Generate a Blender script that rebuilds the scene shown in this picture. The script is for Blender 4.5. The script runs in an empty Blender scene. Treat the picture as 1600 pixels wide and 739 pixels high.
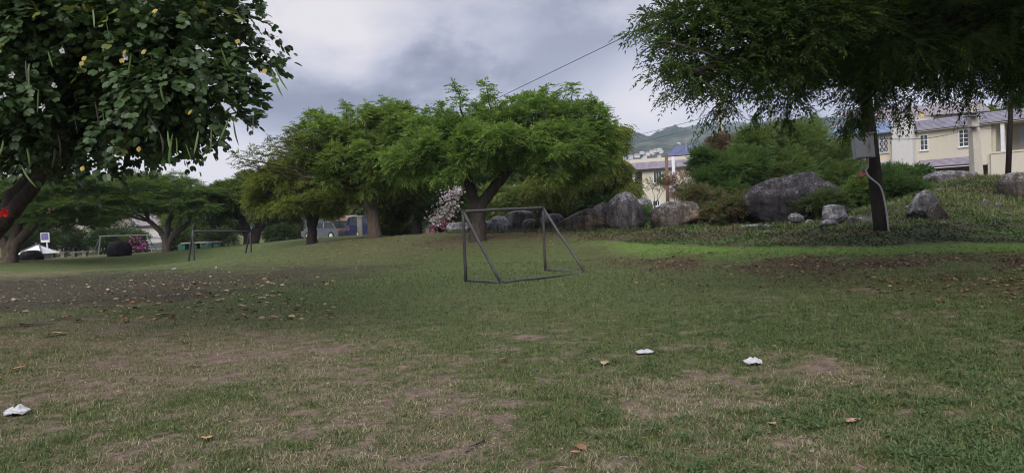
import bpy, math, random
import numpy as np
from mathutils import Vector, Matrix
PI = math.pi
C = bpy.context.scene.collection
SC = bpy.context.scene
RS = np.random.RandomState

# ---------------------------------------------------------------- camera
EYE = np.array([0.0, 0.0, 1.5])
FPX, CX, CY = 1160.0, 800.0, 369.5
PITCH, ROLL = math.radians(1.21), math.radians(-2.2)
MCAM = Matrix.Rotation(PI/2 - PITCH, 3, 'X') @ Matrix.Rotation(ROLL, 3, 'Z')
NM = np.array(MCAM)
cam = bpy.data.objects.new('camera', bpy.data.cameras.new('camera'))
C.objects.link(cam)
cam.data.sensor_width = 36.0
cam.data.lens = FPX/1600*36
cam.data.clip_end = 20000
cam.matrix_world = Matrix.Translation(Vector(EYE)) @ MCAM.to_4x4()
SC.camera = cam

def ray(px, py):
    d = NM @ np.array([(px-CX)/FPX, (CY-py)/FPX, -1.0])
    return d/d[1]
def at(px, py, Y):
    return EYE + ray(px, py)*Y
def mpp(Y):            # metres per photo pixel at distance Y
    return Y/FPX

# ---------------------------------------------------------------- noise
def _h(i, j, s):
    n = (i*374761393 + j*668265263 + s*1274126177) & 0x7fffffff
    n = ((n ^ (n >> 13))*1274126177) & 0x7fffffff
    return ((n ^ (n >> 16)) & 0xffff)/65535.0
def vnoise(x, y, s=0):
    x = np.asarray(x, float); y = np.asarray(y, float)
    i = np.floor(x).astype(np.int64); j = np.floor(y).astype(np.int64)
    u = x-i; v = y-j; u = u*u*(3-2*u); v = v*v*(3-2*v)
    return (_h(i, j, s)*(1-u)+_h(i+1, j, s)*u)*(1-v)+(_h(i, j+1, s)*(1-u)+_h(i+1, j+1, s)*u)*v
def fbm(x, y, s=0, o=4):
    t, a, k = 0, .5, 0
    for q in range(o):
        t = t+a*vnoise(x, y, s+q*17); k += a; a *= .5; x = x*2.03+3.1; y = y*2.03+1.7
    return t/k
def noise3(p, s=0):    # three sheets of 2D noise
    return (vnoise(p[:, 0], p[:, 1], s)+vnoise(p[:, 1]+7, p[:, 2], s+5)+vnoise(p[:, 2]+3, p[:, 0]+9, s+9))/3
def fbm3(p, s=0, o=4):
    t, a, k = 0, .5, 0
    for q in range(o):
        t = t+a*noise3(p, s+q*31); k += a; a *= .5; p = p*2.05+1.3
    return t/k
def sstep(a, b, x):
    t = np.clip((x-a)/(b-a), 0, 1); return t*t*(3-2*t)
def unit(v):
    return v/np.maximum(np.linalg.norm(v, axis=-1, keepdims=True), 1e-9)

# ---------------------------------------------------------------- terrain
_tp = [(728,440,19),(852,423,21.5),(745,376,29),(583,372,36),(487,382,40),(650,368,38),(640,402,27.5),(520,405,30),
 (304,417,36.5),(393,410,39.5),(258,393,50),(105,402,52),(15,408,42),(183,400,48),(5,417,35),(150,440,24),(150,396,80),(235,394,80),
 (305,392,58),(450,377,46),(515,372,62),(575,370,62),(700,363,35),(800,364,34),(900,359,33),(975,361,32),(1060,357,31),
 (1160,353,30),(1240,351,30),(1300,356,27),(1378,360,22),(1000,372,27),(1200,375,23),(1400,392,18),(1590,388,17.5),(1590,374,20),
 (1450,345,24),(1450,300,28),(1560,279,31),(1597,302,28),(1597,346,24),(1330,332,28),(1500,300,29),(1500,284,32),(1420,318,28),
 (1020,395,23),(1400,470,11),(1400,420,14.5),(1290,343,28.5),(1380,325,29)]
_P = [at(*t) for t in _tp]
for w in [(-5,4,0),(5,4,0),(0,4,0),(0,9,0),(-5,9,-.02),(6,8,.03),(-8,14,0),(2,13,0),(-1.5,16,0),(4,17,.05),(25,45,2.1),(32,42,2.3),(40,60,2.4),(20,60,1.6),
          (-60,120,-.3),(0,120,.9),(60,120,2.6),(0,300,2),(-200,300,0),(200,300,5),(-30,20,.1),(40,20,1.2),(-20,0,0),(20,0,.2),(0,-20,0),
          (-14,36,.25),(-24,30,.2),(-9,28,0),(5,48,1.0),(14,52,1.2),(-3,55,.8),(24,30,2.4),(20,26,1.3)]:
    _P.append(np.array(w, float))
_P = np.array(_P)
def _mq(a, b):
    return np.sqrt(((a[:, None, :2]-b[None, :, :2])**2).sum(-1)+6.0)
_n = len(_P)
_A = np.zeros((_n+3, _n+3)); _A[:_n, :_n] = _mq(_P, _P)
_A[:_n, :_n] -= np.eye(_n)*.12
_Q = np.c_[np.ones(_n), _P[:, :2]]; _A[:_n, _n:] = _Q; _A[_n:, :_n] = _Q.T
_W = np.linalg.solve(_A, np.r_[_P[:, 2], 0, 0, 0])
def terrain(x, y, bumps=True):
    x = np.atleast_1d(np.asarray(x, float)); y = np.atleast_1d(np.asarray(y, float))
    o = np.zeros(x.size)
    xc = np.clip(x.ravel(), -220, 220); yc = np.clip(y.ravel(), -25, 320)
    for a in range(0, x.size, 20000):
        q = np.c_[xc[a:a+20000], yc[a:a+20000]]
        o[a:a+20000] = _mq(q, _P) @ _W[:_n] + np.c_[np.ones(len(q)), q] @ _W[_n:]
    if bumps:
        f = np.clip(1.2-yc/60, .0, 1)
        o += f*((fbm(xc*.5, yc*.5, 3)-.5)*.07+(fbm(xc*2.2, yc*2.2, 4, 3)-.5)*.035)
        k = sstep(1.2, 2.0, o)*f
        o += k*(fbm(xc*.9, yc*.9, 8)-.5)*.5
    return o.reshape(x.shape)
def tz(x, y):
    return float(terrain(x, y)[0])
def hit(px, py, y0=3.0):   # the ground point seen at a pixel
    d = ray(px, py); Y = np.concatenate([np.linspace(y0, 40, 400), np.linspace(40, 150, 200)])
    g = terrain(d[0]*Y, Y); zz = EYE[2]+d[2]*Y
    k = np.nonzero(zz <= g)[0]
    y = Y[k[0]] if len(k) else 80.0
    return np.array([d[0]*y, y, tz(d[0]*y, y)])
def ground_at(px, Y):      # the ground point at distance Y in a pixel's column
    d = ray(px, 350); return np.array([d[0]*Y, Y, tz(d[0]*Y, Y)])

# ---------------------------------------------------------------- objects
def thing(name, label, cat, loc=(0, 0, 0), group=None):
    o = bpy.data.objects.new(name, None); C.objects.link(o)
    o.empty_display_size = .2
    o.location = tuple(float(v) for v in loc); tag(o, label, cat, group); return o
def tag(o, label=None, cat=None, group=None, kind=None):
    if label: o['label'] = label
    if cat: o['category'] = cat
    if group: o['group'] = group
    if kind: o['kind'] = kind
    return o
def dup(o, parent=None):
    c = o.copy(); C.objects.link(c)
    if parent is not None: c.parent = parent
    for ch in [k for k in C.objects if k.parent == o]: dup(ch, c)
    return c
def root_of(o):
    while o.parent is not None: o = o.parent
    return o

class Geo:
    """collects polygons (world or local space) and links them as ONE mesh object"""
    def __init__(s): s.V = []; s.F = []; s.K = []; s.n = 0
    def add(s, V, F, col=None):
        V = np.asarray(V, float).reshape(-1, 3)
        if col is None: col = (1, 1, 1)
        col = np.broadcast_to(np.asarray(col, float), (len(V), 3))
        for f in (F if isinstance(F, list) and len(F) and isinstance(F[0], np.ndarray) else _group(F)):
            s.F.append(f+s.n)
        s.V.append(V); s.K.append(col); s.n += len(V)
    def box(s, c, size, rot=None, col=None):
        h = np.array(size)/2
        V = np.array([[sx, sy, sz] for sx in (-1, 1) for sy in (-1, 1) for sz in (-1, 1)])*h
        if rot is not None: V = V @ np.array(rot).T
        s.add(V+np.array(c), BOXF, col)
    def hexa(s, V, col=None):      # 8 corners in box order
        s.add(np.array(V), BOXF, col)
    def tube(s, pts, rad, sides=8, col=None, cap=True):
        pts = np.asarray(pts, float); n = len(pts)
        rad = np.broadcast_to(np.asarray(rad, float), (n,))
        t = np.gradient(pts, axis=0) if n > 2 else np.repeat((pts[-1:]-pts[:1]), n, 0)
        t = unit(t); ref = np.array([0, 0, 1.0]) if abs(t[0][2]) < .9 else np.array([1.0, 0, 0])
        a = np.linspace(0, 2*PI, sides, endpoint=False); V = []
        u = unit(np.cross(t[0], ref))
        for i in range(n):
            u = unit(u-t[i]*np.dot(u, t[i])); w = np.cross(t[i], u)
            V.append(pts[i]+rad[i]*(np.cos(a)[:, None]*u+np.sin(a)[:, None]*w))
        V = np.concatenate(V); F = []
        for i in range(n-1):
            for k in range(sides):
                k2 = (k+1) % sides
                F.append((i*sides+k, i*sides+k2, (i+1)*sides+k2, (i+1)*sides+k))
        if cap:
            F.append(tuple(range(sides-1, -1, -1))); F.append(tuple((n-1)*sides+k for k in range(sides)))
        s.add(V, F, col)
    def prism(s, poly, a, b, col=None):   # poly: list of 3D points, extruded from +a to +b (vectors)
        p = np.array(poly, float); n = len(p)
        V = np.r_[p+np.array(a), p+np.array(b)]
        F = [tuple(range(n-1, -1, -1)), tuple(range(n, 2*n))]+[(i, (i+1) % n, n+(i+1) % n, n+i) for i in range(n)]
        s.add(V, F, col)
    def build(s, name, mat, parent=None, smooth=False, origin=None):
        V = np.concatenate(s.V); K = np.concatenate(s.K)
        if origin is None and parent is not None: origin = np.array(root_of(parent).location)
        if origin is not None: V = V-np.array(origin)
        me = bpy.data.meshes.new(name)
        me.vertices.add(len(V)); me.vertices.foreach_set('co', V.astype(np.float32).ravel())
        tot = np.concatenate([np.full(len(f), f.shape[1], np.int32) for f in s.F])
        idx = np.concatenate([f.ravel() for f in s.F]).astype(np.int32)
        me.loops.add(len(idx)); me.loops.foreach_set('vertex_index', idx)
        me.polygons.add(len(tot))
        st = np.zeros(len(tot), np.int32); st[1:] = np.cumsum(tot)[:-1]
        me.polygons.foreach_set('loop_start', st); me.polygons.foreach_set('loop_total', tot)
        me.polygons.foreach_set('use_smooth', np.full(len(tot), bool(smooth)))
        ca = me.attributes.new('col', 'FLOAT_COLOR', 'POINT')
        ca.data.foreach_set('color', np.c_[K, np.ones(len(K))].astype(np.float32).ravel())
        me.update(calc_edges=True); me.validate()
        me.materials.append(mat)
        o = bpy.data.objects.new(name, me); C.objects.link(o)
        if parent is not None: o.parent = parent
        elif origin is not None: o.location = tuple(float(v) for v in origin)
        return o
BOXF = [(0, 1, 3, 2), (4, 6, 7, 5), (0, 4, 5, 1), (2, 3, 7, 6), (0, 2, 6, 4), (1, 5, 7, 3)]
def _group(F):
    d = {}
    for f in F: d.setdefault(len(f), []).append(f)
    return [np.array(v, np.int64) for v in d.values()]

# templates: x across, y along, z normal
T_LEAFLET = (np.array([(0,0,0),(.5,.42,.10),(0,1,-.06),(-.5,.42,.10)], float), [(0,1,2,3)])
T_ROUND = (np.array([(0,0,0),(.42,.12,.07),(.58,.5,.10),(.42,.93,.04),(.17,1.0,0),(0,.74,0),(-.17,1.0,0),(-.42,.93,.04),(-.58,.5,.10),(-.42,.12,.07)], float),
           [(0,1,2,3,4,5),(0,5,6,7,8,9)])
T_BROAD = (np.array([(0,0,0),(.3,.2,.07),(.42,.5,.08),(.25,.82,.02),(0,1,-.1),(-.25,.82,.02),(-.42,.5,.08),(-.3,.2,.07),(0,.5,0)], float),
           [(0,1,2,8),(2,3,4,8),(4,5,6,8),(6,7,0,8)])
T_BLADE = (np.array([(-.5,0,0),(.5,0,0),(.36,.5,.05),(-.36,.5,.05),(0,1,-.12)], float), [(0,1,2,3),(3,2,4)])
def inst(g, T, P, Y, Z, sx, sy, col):
    """copies of template T at P, along Y with normal about Z, scaled sx (across) and sy (along)"""
    tv, tf = T; n = len(P); k = len(tv)
    Y = unit(Y); X = unit(np.cross(Y, Z)); Z = np.cross(X, Y)
    sx = np.broadcast_to(sx, (n,)); sy = np.broadcast_to(sy, (n,))
    V = P[:, None]+X[:, None]*(tv[None, :, :1]*sx[:, None, None])+Y[:, None]*(tv[None, :, 1:2]*sy[:, None, None])+Z[:, None]*(tv[None, :, 2:]*sy[:, None, None])
    F = [(f[None]+(np.arange(n)*k)[:, None, None]).reshape(-1, f.shape[1]) for f in _group(tf)]
    col = np.broadcast_to(col, (n, 3))
    g.add(V.reshape(-1, 3), F, np.repeat(col, k, 0))
def rdir(r, n):
    return unit(r.normal(size=(n, 3)))

# ---------------------------------------------------------------- materials
def nm(name):
    m = bpy.data.materials.new(name); m.use_nodes = True; nt = m.node_tree
    return m, nt, nt.nodes['Principled BSDF'], nt.nodes['Material Output']
def N(nt, typ, **kw):
    n = nt.nodes.new(typ)
    for k, v in kw.items():
        if k in n.inputs.keys(): n.inputs[k].default_value = v
        else: setattr(n, k, v)
    return n
def ramp(nt, fac, stops):
    n = nt.nodes.new('ShaderNodeValToRGB'); e = n.color_ramp.elements
    while len(e) < len(stops): e.new(.5)
    for i, (p, c) in enumerate(stops):
        e[i].position = p; e[i].color = (*c, 1) if len(c) == 3 else c
    nt.links.new(fac, n.inputs[0]); return n
def mix(nt, fac, a, b, typ='MIX'):
    n = nt.nodes.new('ShaderNodeMix'); n.data_type = 'RGBA'; n.blend_type = typ
    for s, v in ((n.inputs[0], fac), (n.inputs[6], a), (n.inputs[7], b)):
        if hasattr(v, 'links'): nt.links.new(v, s)
        else: s.default_value = v if isinstance(v, (int, float)) else (*v, 1)
    return n.outputs[2]
def obj_noise(nt, scale, detail=5, stretch=None, rough=.6, coord='Object'):
    tc = nt.nodes.new('ShaderNodeTexCoord'); n = N(nt, 'ShaderNodeTexNoise', Scale=scale, Detail=detail, Roughness=rough)
    if stretch:
        mp = nt.nodes.new('ShaderNodeMapping'); mp.inputs['Scale'].default_value = stretch
        nt.links.new(tc.outputs[coord], mp.inputs[0]); nt.links.new(mp.outputs[0], n.inputs['Vector'])
    else: nt.links.new(tc.outputs[coord], n.inputs['Vector'])
    return n.outputs['Fac']
def bump(nt, bs, h, strength=.4, dist=.02):
    b = N(nt, 'ShaderNodeBump', Strength=strength, Distance=dist)
    nt.links.new(h, b.inputs['Height']); nt.links.new(b.outputs[0], bs.inputs['Normal'])
def mat_plain(name, c, rough=.7, var=.25, scale=3.0, metal=0, dirt=None, bumps=0.0, stretch=None):
    m, nt, bs, out = nm(name)
    f = obj_noise(nt, scale, 6, stretch)
    lo = tuple(v*(1-var) for v in c); hi = tuple(min(v*(1+var), .9) for v in c)
    col = ramp(nt, f, [(.3, lo), (.7, hi)]).outputs[0]
    if dirt:
        f2 = obj_noise(nt, scale*.6, 8, (1, 1, .25), .7)
        k = ramp(nt, f2, [(.5, (0, 0, 0)), (.68, (1, 1, 1))]).outputs[0]
        col = mix(nt, k, col, dirt)
    nt.links.new(col, bs.inputs['Base Color'])
    bs.inputs['Roughness'].default_value = rough; bs.inputs['Metallic'].default_value = metal
    if bumps: bump(nt, bs, obj_noise(nt, scale*6, 4), bumps, .01)
    return m
def mat_leaf(name, trans=.25, rough=.5, spec=.35, tint=(1.25, 1.3, .55)):
    m, nt, bs, out = nm(name)
    a = nt.nodes.new('ShaderNodeAttribute'); a.attribute_name = 'col'
    nt.links.new(a.outputs['Color'], bs.inputs['Base Color'])
    bs.inputs['Roughness'].default_value = rough; bs.inputs['Specular IOR Level'].default_value = spec
    tr = nt.nodes.new('ShaderNodeBsdfTranslucent')
    nt.links.new(mix(nt, 1.0, a.outputs['Color'], tint, 'MULTIPLY'), tr.inputs[0])
    ms = nt.nodes.new('ShaderNodeMixShader'); ms.inputs[0].default_value = trans
    nt.links.new(bs.outputs[0], ms.inputs[1]); nt.links.new(tr.outputs[0], ms.inputs[2])
    nt.links.new(ms.outputs[0], out.inputs[0]); return m
def mat_attr(name, rough=.8, spec=.2, noise=.0, scale=20):
    m, nt, bs, out = nm(name)
    a = nt.nodes.new('ShaderNodeAttribute'); a.attribute_name = 'col'; col = a.outputs['Color']
    if noise:
        f = obj_noise(nt, scale, 5)
        col = mix(nt, 1.0, col, ramp(nt, f, [(.3, (1-noise,)*3), (.7, (1+noise,)*3)]).outputs[0], 'MULTIPLY')
    nt.links.new(col, bs.inputs['Base Color'])
    bs.inputs['Roughness'].default_value = rough; bs.inputs['Specular IOR Level'].default_value = spec
    return m
def mat_bark(name, c, s=1.0):
    m, nt, bs, out = nm(name)
    f = obj_noise(nt, 9*s, 8, (1, 1, .22), .7); f2 = obj_noise(nt, 2.2*s, 4)
    a = ramp(nt, f, [(.3, tuple(v*.45 for v in c)), (.55, c), (.75, tuple(min(1, v*1.7) for v in c))]).outputs[0]
    col = mix(nt, ramp(nt, f2, [(.4, (0, 0, 0)), (.7, (.6, .6, .6))]).outputs[0], a, tuple(v*.6 for v in c))
    nt.links.new(col, bs.inputs['Base Color']); bs.inputs['Roughness'].default_value = .95; bs.inputs['Specular IOR Level'].default_value = .1
    bump(nt, bs, f, .9, .04); return m
def mat_rock(name, dark, light, lichen, amt=.55, streak=.35, brown=None, topl=.26):
    m, nt, bs, out = nm(name)
    f = obj_noise(nt, 1.6, 9, (1, 1, .8), .68); f2 = obj_noise(nt, 3.2, 9, (1, 1, streak), .75); f3 = obj_noise(nt, 14, 6)
    base = ramp(nt, f, [(.32, dark), (.66, light)]).outputs[0]
    if brown is not None:
        base = mix(nt, ramp(nt, obj_noise(nt, .9, 5, (1, 1, .5)), [(.5, (0, 0, 0)), (.62, (1, 1, 1))]).outputs[0], base, brown)
    k = ramp(nt, f2, [(amt, (0, 0, 0)), (amt+.10, (1, 1, 1))]).outputs[0]
    col = mix(nt, k, base, lichen)
    ge = nt.nodes.new('ShaderNodeNewGeometry'); sx = nt.nodes.new('ShaderNodeSeparateXYZ'); nt.links.new(ge.outputs['Normal'], sx.inputs[0])
    ad = nt.nodes.new('ShaderNodeMath'); ad.operation = 'MULTIPLY_ADD'; nt.links.new(sx.outputs[2], ad.inputs[0]); ad.inputs[1].default_value = topl; nt.links.new(f3, ad.inputs[2])
    col = mix(nt, ramp(nt, ad.outputs[0], [(.60, (0, 0, 0)), (.78, (.75, .75, .75))]).outputs[0], col, tuple(v*.8 for v in lichen))
    f4 = obj_noise(nt, 2.6, 7, (1, 1, .16), .7)
    col = mix(nt, ramp(nt, f4, [(.47, (0, 0, 0)), (.56, (.8, .8, .8))]).outputs[0], col, tuple(v*.8 for v in dark))
    col = mix(nt, ramp(nt, f3, [(.35, (.55,)*3), (.6, (0, 0, 0))]).outputs[0], col, tuple(v*.5 for v in dark))
    nt.links.new(col, bs.inputs['Base Color']); bs.inputs['Roughness'].default_value = .92; bs.inputs['Specular IOR Level'].default_value = .15
    bump(nt, bs, mix(nt, .5, f2, f3), .8, .06); return m
def mat_tiles(name, c, s=1.0):
    m, nt, bs, out = nm(name)
    tc = nt.nodes.new('ShaderNodeTexCoord')
    w = N(nt, 'ShaderNodeTexWave', Scale=3.2*s, Distortion=.6, Detail=2); w.bands_direction = 'Z'
    nt.links.new(tc.outputs['Object'], w.inputs[0])
    f = obj_noise(nt, 2.4*s, 6)
    a = ramp(nt, f, [(.3, tuple(v*.7 for v in c)), (.7, tuple(v*1.25 for v in c))]).outputs[0]
    col = mix(nt, ramp(nt, w.outputs[1], [(.05, (.8,)*3), (.3, (0, 0, 0))]).outputs[0], a, tuple(v*.35 for v in c))
    nt.links.new(col, bs.inputs['Base Color']); bs.inputs['Roughness'].default_value = .75
    bump(nt, bs, w.outputs[1], .5, .05); return m
def mat_glass(name, c=(.02, .025, .03)):
    m, nt, bs, out = nm(name)
    col = ramp(nt, obj_noise(nt, 1.3, 3), [(.35, c), (.7, tuple(v*2.2+.01 for v in c))]).outputs[0]
    nt.links.new(col, bs.inputs['Base Color']); bs.inputs['Roughness'].default_value = .12; bs.inputs['Specular IOR Level'].default_value = .6
    return m
M = dict(
 leaf=mat_leaf('leaf_green'), leaf_gloss=mat_leaf('leaf_round_green', .18, .42, .4), leaf_fine=mat_leaf('leaf_feathery', .42, .6, .2),
 blade=mat_leaf('grass_blade', .2, .6, .2, (1.1, 1.2, .7)), litter=mat_attr('dry_leaf', .85, .15, .25, 60),
 petal=mat_leaf('petal', .3, .7, .1, (1, 1, 1)),
 bark=mat_bark('bark_brown', (.085, .066, .052)), bark_dark=mat_bark('bark_dark', (.060, .050, .045)), bark_grey=mat_bark('bark_grey', (.13, .11, .095)),
 pipe=mat_plain('dark_painted_pipe', (.032, .031, .034), .6, .4, 9, 0, (.065, .045, .035)),
 pole=mat_bark('creosote_wood', (.030, .024, .021), .8), rustwood=mat_bark('weathered_wood', (.17, .11, .085)),
 steel=mat_plain('grey_steel', (.25, .255, .265), .55, .12, 4, .2, (.17, .15, .14)), steel_dark=mat_plain('dark_steel', (.09, .09, .095), .6, .2, 5),
 conduit=mat_plain('pale_conduit', (.30, .30, .31), .7, .12, 9), concrete=mat_plain('concrete', (.38, .35, .30), .9, .10, 6, 0, None, .3),
 darkconcrete=mat_plain('dark_concrete', (.13, .12, .11), .9, .3, 3), green_paint=mat_plain('green_paint', (.025, .13, .09), .7, .25, 3, 0, (.08, .09, .07)),
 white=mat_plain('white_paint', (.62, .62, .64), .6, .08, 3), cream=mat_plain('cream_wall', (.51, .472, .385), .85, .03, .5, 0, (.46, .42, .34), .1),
 peach=mat_plain('peach_wall', (.54, .46, .34), .85, .06, .9), palewall=mat_plain('pale_stained_wall', (.50, .485, .475), .85, .06, 5, 0, None, .1),
 shadewall=mat_plain('shaded_brown_wall', (.16, .125, .08), .9, .2, 1.4), tiles_mauve=mat_tiles('mauve_tiles', (.23, .20, .245)), tiles_grey=mat_tiles('grey_lilac_tiles', (.21, .20, .25)),
 tiles_blue=mat_tiles('blue_tiles', (.19, .26, .40)), tiles_navy=mat_tiles('navy_tiles', (.07, .085, .17), .8), tiles_red=mat_tiles('pink_red_tiles', (.45, .20, .20)), roof_grey=mat_tiles('grey_roof', (.22, .195, .20)),
 glass=mat_glass('window_glass'), glass_car=mat_glass('car_glass', (.012, .014, .018)), frame=mat_plain('window_frame', (.66, .66, .68), .5, .06, 5),
 redwall=mat_plain('red_paint', (.40, .045, .055), .6, .2, 1.5, 0, (.5, .12, .12)), orange=mat_plain('orange_wall', (.36, .13, .065), .85, .2, 2),
 yellow=mat_plain('yellow_paint', (.62, .40, .03), .6, .15, 3), rubber=mat_plain('rubber', (.02, .02, .02), .85, .2, 10),
 signblue=mat_plain('blue_sign', (.09, .09, .22), .5, .2, 9, 0, (.2, .2, .32)), plastic=mat_plain('white_plastic', (.38, .38, .40), .45, .12, 14),
 wire=mat_plain('black_wire', (.03, .03, .032), .6, .1, 3), ac=mat_plain('pale_metal', (.55, .53, .49), .5, .1, 4),
 rock=mat_rock('boulder_grey', (.042, .038, .041), (.155, .143, .147), (.36, .345, .35), .57, .26),
 rock_dark=mat_rock('boulder_dark', (.020, .018, .020), (.062, .057, .060), (.21, .20, .205), .60, .26, None, .12),
 rock_brown=mat_rock('boulder_brown', (.040, .035, .032), (.140, .120, .107), (.29, .27, .25), .60, .26, (.17, .128, .092)),
 rock_pale=mat_rock('boulder_pale', (.07, .068, .07), (.25, .245, .25), (.42, .41, .42), .52, .5),
 rock_streak=mat_rock('boulder_streaked', (.05, .048, .052), (.2, .195, .205), (.42, .41, .43), .48, .12),
 rock_black=mat_rock('black_rock', (.012, .010, .012), (.035, .030, .034), (.06, .055, .06), .7, .6),
)

# ---------------------------------------------------------------- sky, sun
SUN_EL, SUN_AZ = math.radians(37), math.radians(196)     # behind the camera, a little to its left
w = bpy.data.worlds.new('World'); SC.world = w; w.use_nodes = True
nt = w.node_tree; bg = nt.nodes['Background']
sky = nt.nodes.new('ShaderNodeTexSky'); sky.sky_type = 'NISHITA'; sky.sun_disc = False
sky.sun_elevation = SUN_EL; sky.sun_rotation = SUN_AZ; sky.air_density = 1.0; sky.dust_density = 2.0
tc = nt.nodes.new('ShaderNodeTexCoord')
def wnoise(scale, stretch, detail, rough, dist=0.0, loc=(0, 0, 0)):
    mp = nt.nodes.new('ShaderNodeMapping'); mp.inputs['Scale'].default_value = stretch; mp.inputs['Location'].default_value = loc
    nt.links.new(tc.outputs['Generated'], mp.inputs[0])
    n = N(nt, 'ShaderNodeTexNoise', Scale=scale, Detail=detail, Roughness=rough, Distortion=dist)
    nt.links.new(mp.outputs[0], n.inputs['Vector']); return n.outputs['Fac']
def wmath(op, a, b):
    n = nt.nodes.new('ShaderNodeMath'); n.operation = op
    for s, v in ((n.inputs[0], a), (n.inputs[1], b)):
        if hasattr(v, 'links'): nt.links.new(v, s)
        else: s.default_value = v
    return n.outputs[0]
n1 = wnoise(2.8, (1, 1, 1.9), 7, .55, .25, (.3, .2, .1)); n2 = wnoise(7.5, (1, 1, 1.8), 6, .6, .2, (2, 1, .4))
n3 = wnoise(1.3, (1, 1, 1.5), 4, .5, 0, (.7, .1, .9))
f = wmath('ADD', wmath('ADD', wmath('MULTIPLY', n1, .80), wmath('MULTIPLY', n2, .50)), -.10)
# cloud banks: direction (photo pixel), half-width in degrees, lift
warp = wmath('ADD', wmath('MULTIPLY', wmath('SUBTRACT', n1, .5), .22), wmath('MULTIPLY', wmath('SUBTRACT', n2, .5), .14))
for (px, py, deg, amp) in [(430,60,9,.26),(560,50,7,.16),(465,172,8.5,-.44),(590,150,7,-.36),(385,150,6,-.24),(690,155,5,-.18),(340,240,6,.50),(220,250,6,.40),(470,265,6,.36),
                           (1030,165,5,.24),(960,155,4.5,.14),(700,20,9,.06),(880,60,8,-.12),(760,105,5,.06),(960,60,6,.0),(1010,110,4,-.08)]:
    d = Vector(ray(px, py)).normalized()
    vm = nt.nodes.new('ShaderNodeVectorMath'); vm.operation = 'DOT_PRODUCT'
    nt.links.new(tc.outputs['Generated'], vm.inputs[0]); vm.inputs[1].default_value = d
    ang = wmath('ADD', wmath('ARCCOSINE', wmath('MINIMUM', vm.outputs['Value'], .99999), 0), warp)
    g = nt.nodes.new('ShaderNodeMapRange'); g.interpolation_type = 'SMOOTHERSTEP'
    g.inputs['From Min'].default_value = math.radians(deg*1.25); g.inputs['From Max'].default_value = 0.0
    g.inputs['To Min'].default_value = 0; g.inputs['To Max'].default_value = amp
    nt.links.new(ang, g.inputs['Value']); f = wmath('ADD', f, g.outputs[0])
cloud = ramp(nt, f, [(.22, (.098, .107, .150)), (.40, (.155, .164, .214)), (.54, (.235, .238, .288)), (.68, (.318, .310, .345)), (.84, (.40, .378, .388))]).outputs[0]
skyc = mix(nt, 1.0, sky.outputs[0], (.10, .10, .10), 'MULTIPLY')
cov = ramp(nt, n3, [(.2, (.88,)*3), (.6, (.97,)*3)]).outputs[0]
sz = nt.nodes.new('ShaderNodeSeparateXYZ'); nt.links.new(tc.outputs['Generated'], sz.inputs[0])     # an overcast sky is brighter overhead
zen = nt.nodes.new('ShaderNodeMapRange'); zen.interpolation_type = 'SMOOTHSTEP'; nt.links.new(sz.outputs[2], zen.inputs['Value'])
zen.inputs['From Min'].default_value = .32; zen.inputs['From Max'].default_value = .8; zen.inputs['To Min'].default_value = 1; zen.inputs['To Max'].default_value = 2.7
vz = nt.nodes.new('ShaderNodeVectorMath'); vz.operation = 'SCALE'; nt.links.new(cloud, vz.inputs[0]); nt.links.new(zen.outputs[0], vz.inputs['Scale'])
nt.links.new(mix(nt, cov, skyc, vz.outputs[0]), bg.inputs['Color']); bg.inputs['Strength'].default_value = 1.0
sl = bpy.data.lights.new('sun', 'SUN'); so = bpy.data.objects.new('sun', sl); C.objects.link(so)
sl.energy = 1.5; sl.angle = math.radians(38); sl.color = (1, .96, .9)
sd = Vector((math.sin(SUN_AZ)*math.cos(SUN_EL), math.cos(SUN_AZ)*math.cos(SUN_EL), math.sin(SUN_EL)))
so.rotation_euler = sd.to_track_quat('Z', 'Y').to_euler(); so.location = (0, 0, 60)
vs = SC.view_settings; SC.display_settings.display_device = 'sRGB'
vs.view_transform = 'Standard'; vs.look = 'None'; vs.exposure = 1.08; vs.gamma = 1; vs.use_curve_mapping = False
cy = SC.cycles; cy.max_bounces = 6; cy.diffuse_bounces = 5; cy.glossy_bounces = 2; cy.transmission_bounces = 3; cy.transparent_max_bounces = 4; cy.volume_bounces = 1
cy.filter_width = 1.1; cy.use_denoising = True; cy.sample_clamp_indirect = 4

# ---------------------------------------------------------------- what grows where
_strip = np.array([hit(p, q)[:2] for p, q in [(940, 380), (1010, 386), (1100, 389), (1200, 391), (1300, 392), (1400, 391), (1500, 389), (1600, 386)]])
def strip_d(x, y):
    yy = np.interp(x, _strip[:, 0], _strip[:, 1]); return (y-yy), sstep(_strip[0, 0]-1.2, _strip[0, 0]+1.5, x)
_dry = [(hit(px, py)[:2], r, a) for px, py, r, a in [(300,560,1.7,.38),(120,520,2.2,.25),(420,640,1.0,.22),(200,690,.9,.3),(520,560,1.4,.16),(720,570,.9,.2),(700,600,.5,.2),
       (1290,590,.5,.5),(1270,575,.5,.3),(1160,620,.6,.3),(1020,620,.6,.28),(1440,600,.6,.2),(620,650,.7,.25),(760,640,.6,.3),(1000,700,.6,.2),(1400,660,.5,.2),(1250,700,.4,.25),
       (740,690,.4,.3),(860,520,.9,.12),(1420,500,1.2,.15),(100,620,.8,.15),(560,720,.6,.35)]]
_lush = [(hit(px, py)[:2], r, a) for px, py, r, a in [(250,650,.6,.35),(600,430,5,.35),(450,415,5,.3),(800,430,4,.32),(560,410,6,.3),(700,420,5,.25),(400,430,4,.2),(1450,690,1.2,.25),(1350,610,.7,.2),(1560,600,1.5,.25),(900,660,.5,.25),
       (100,560,.8,.2),(80,700,.5,.2),(330,620,.5,.25),(900,450,2,.2),(1150,640,.6,.2),(100,415,6,.25),(280,405,6,.25),(640,520,1.5,.1)]]
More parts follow.
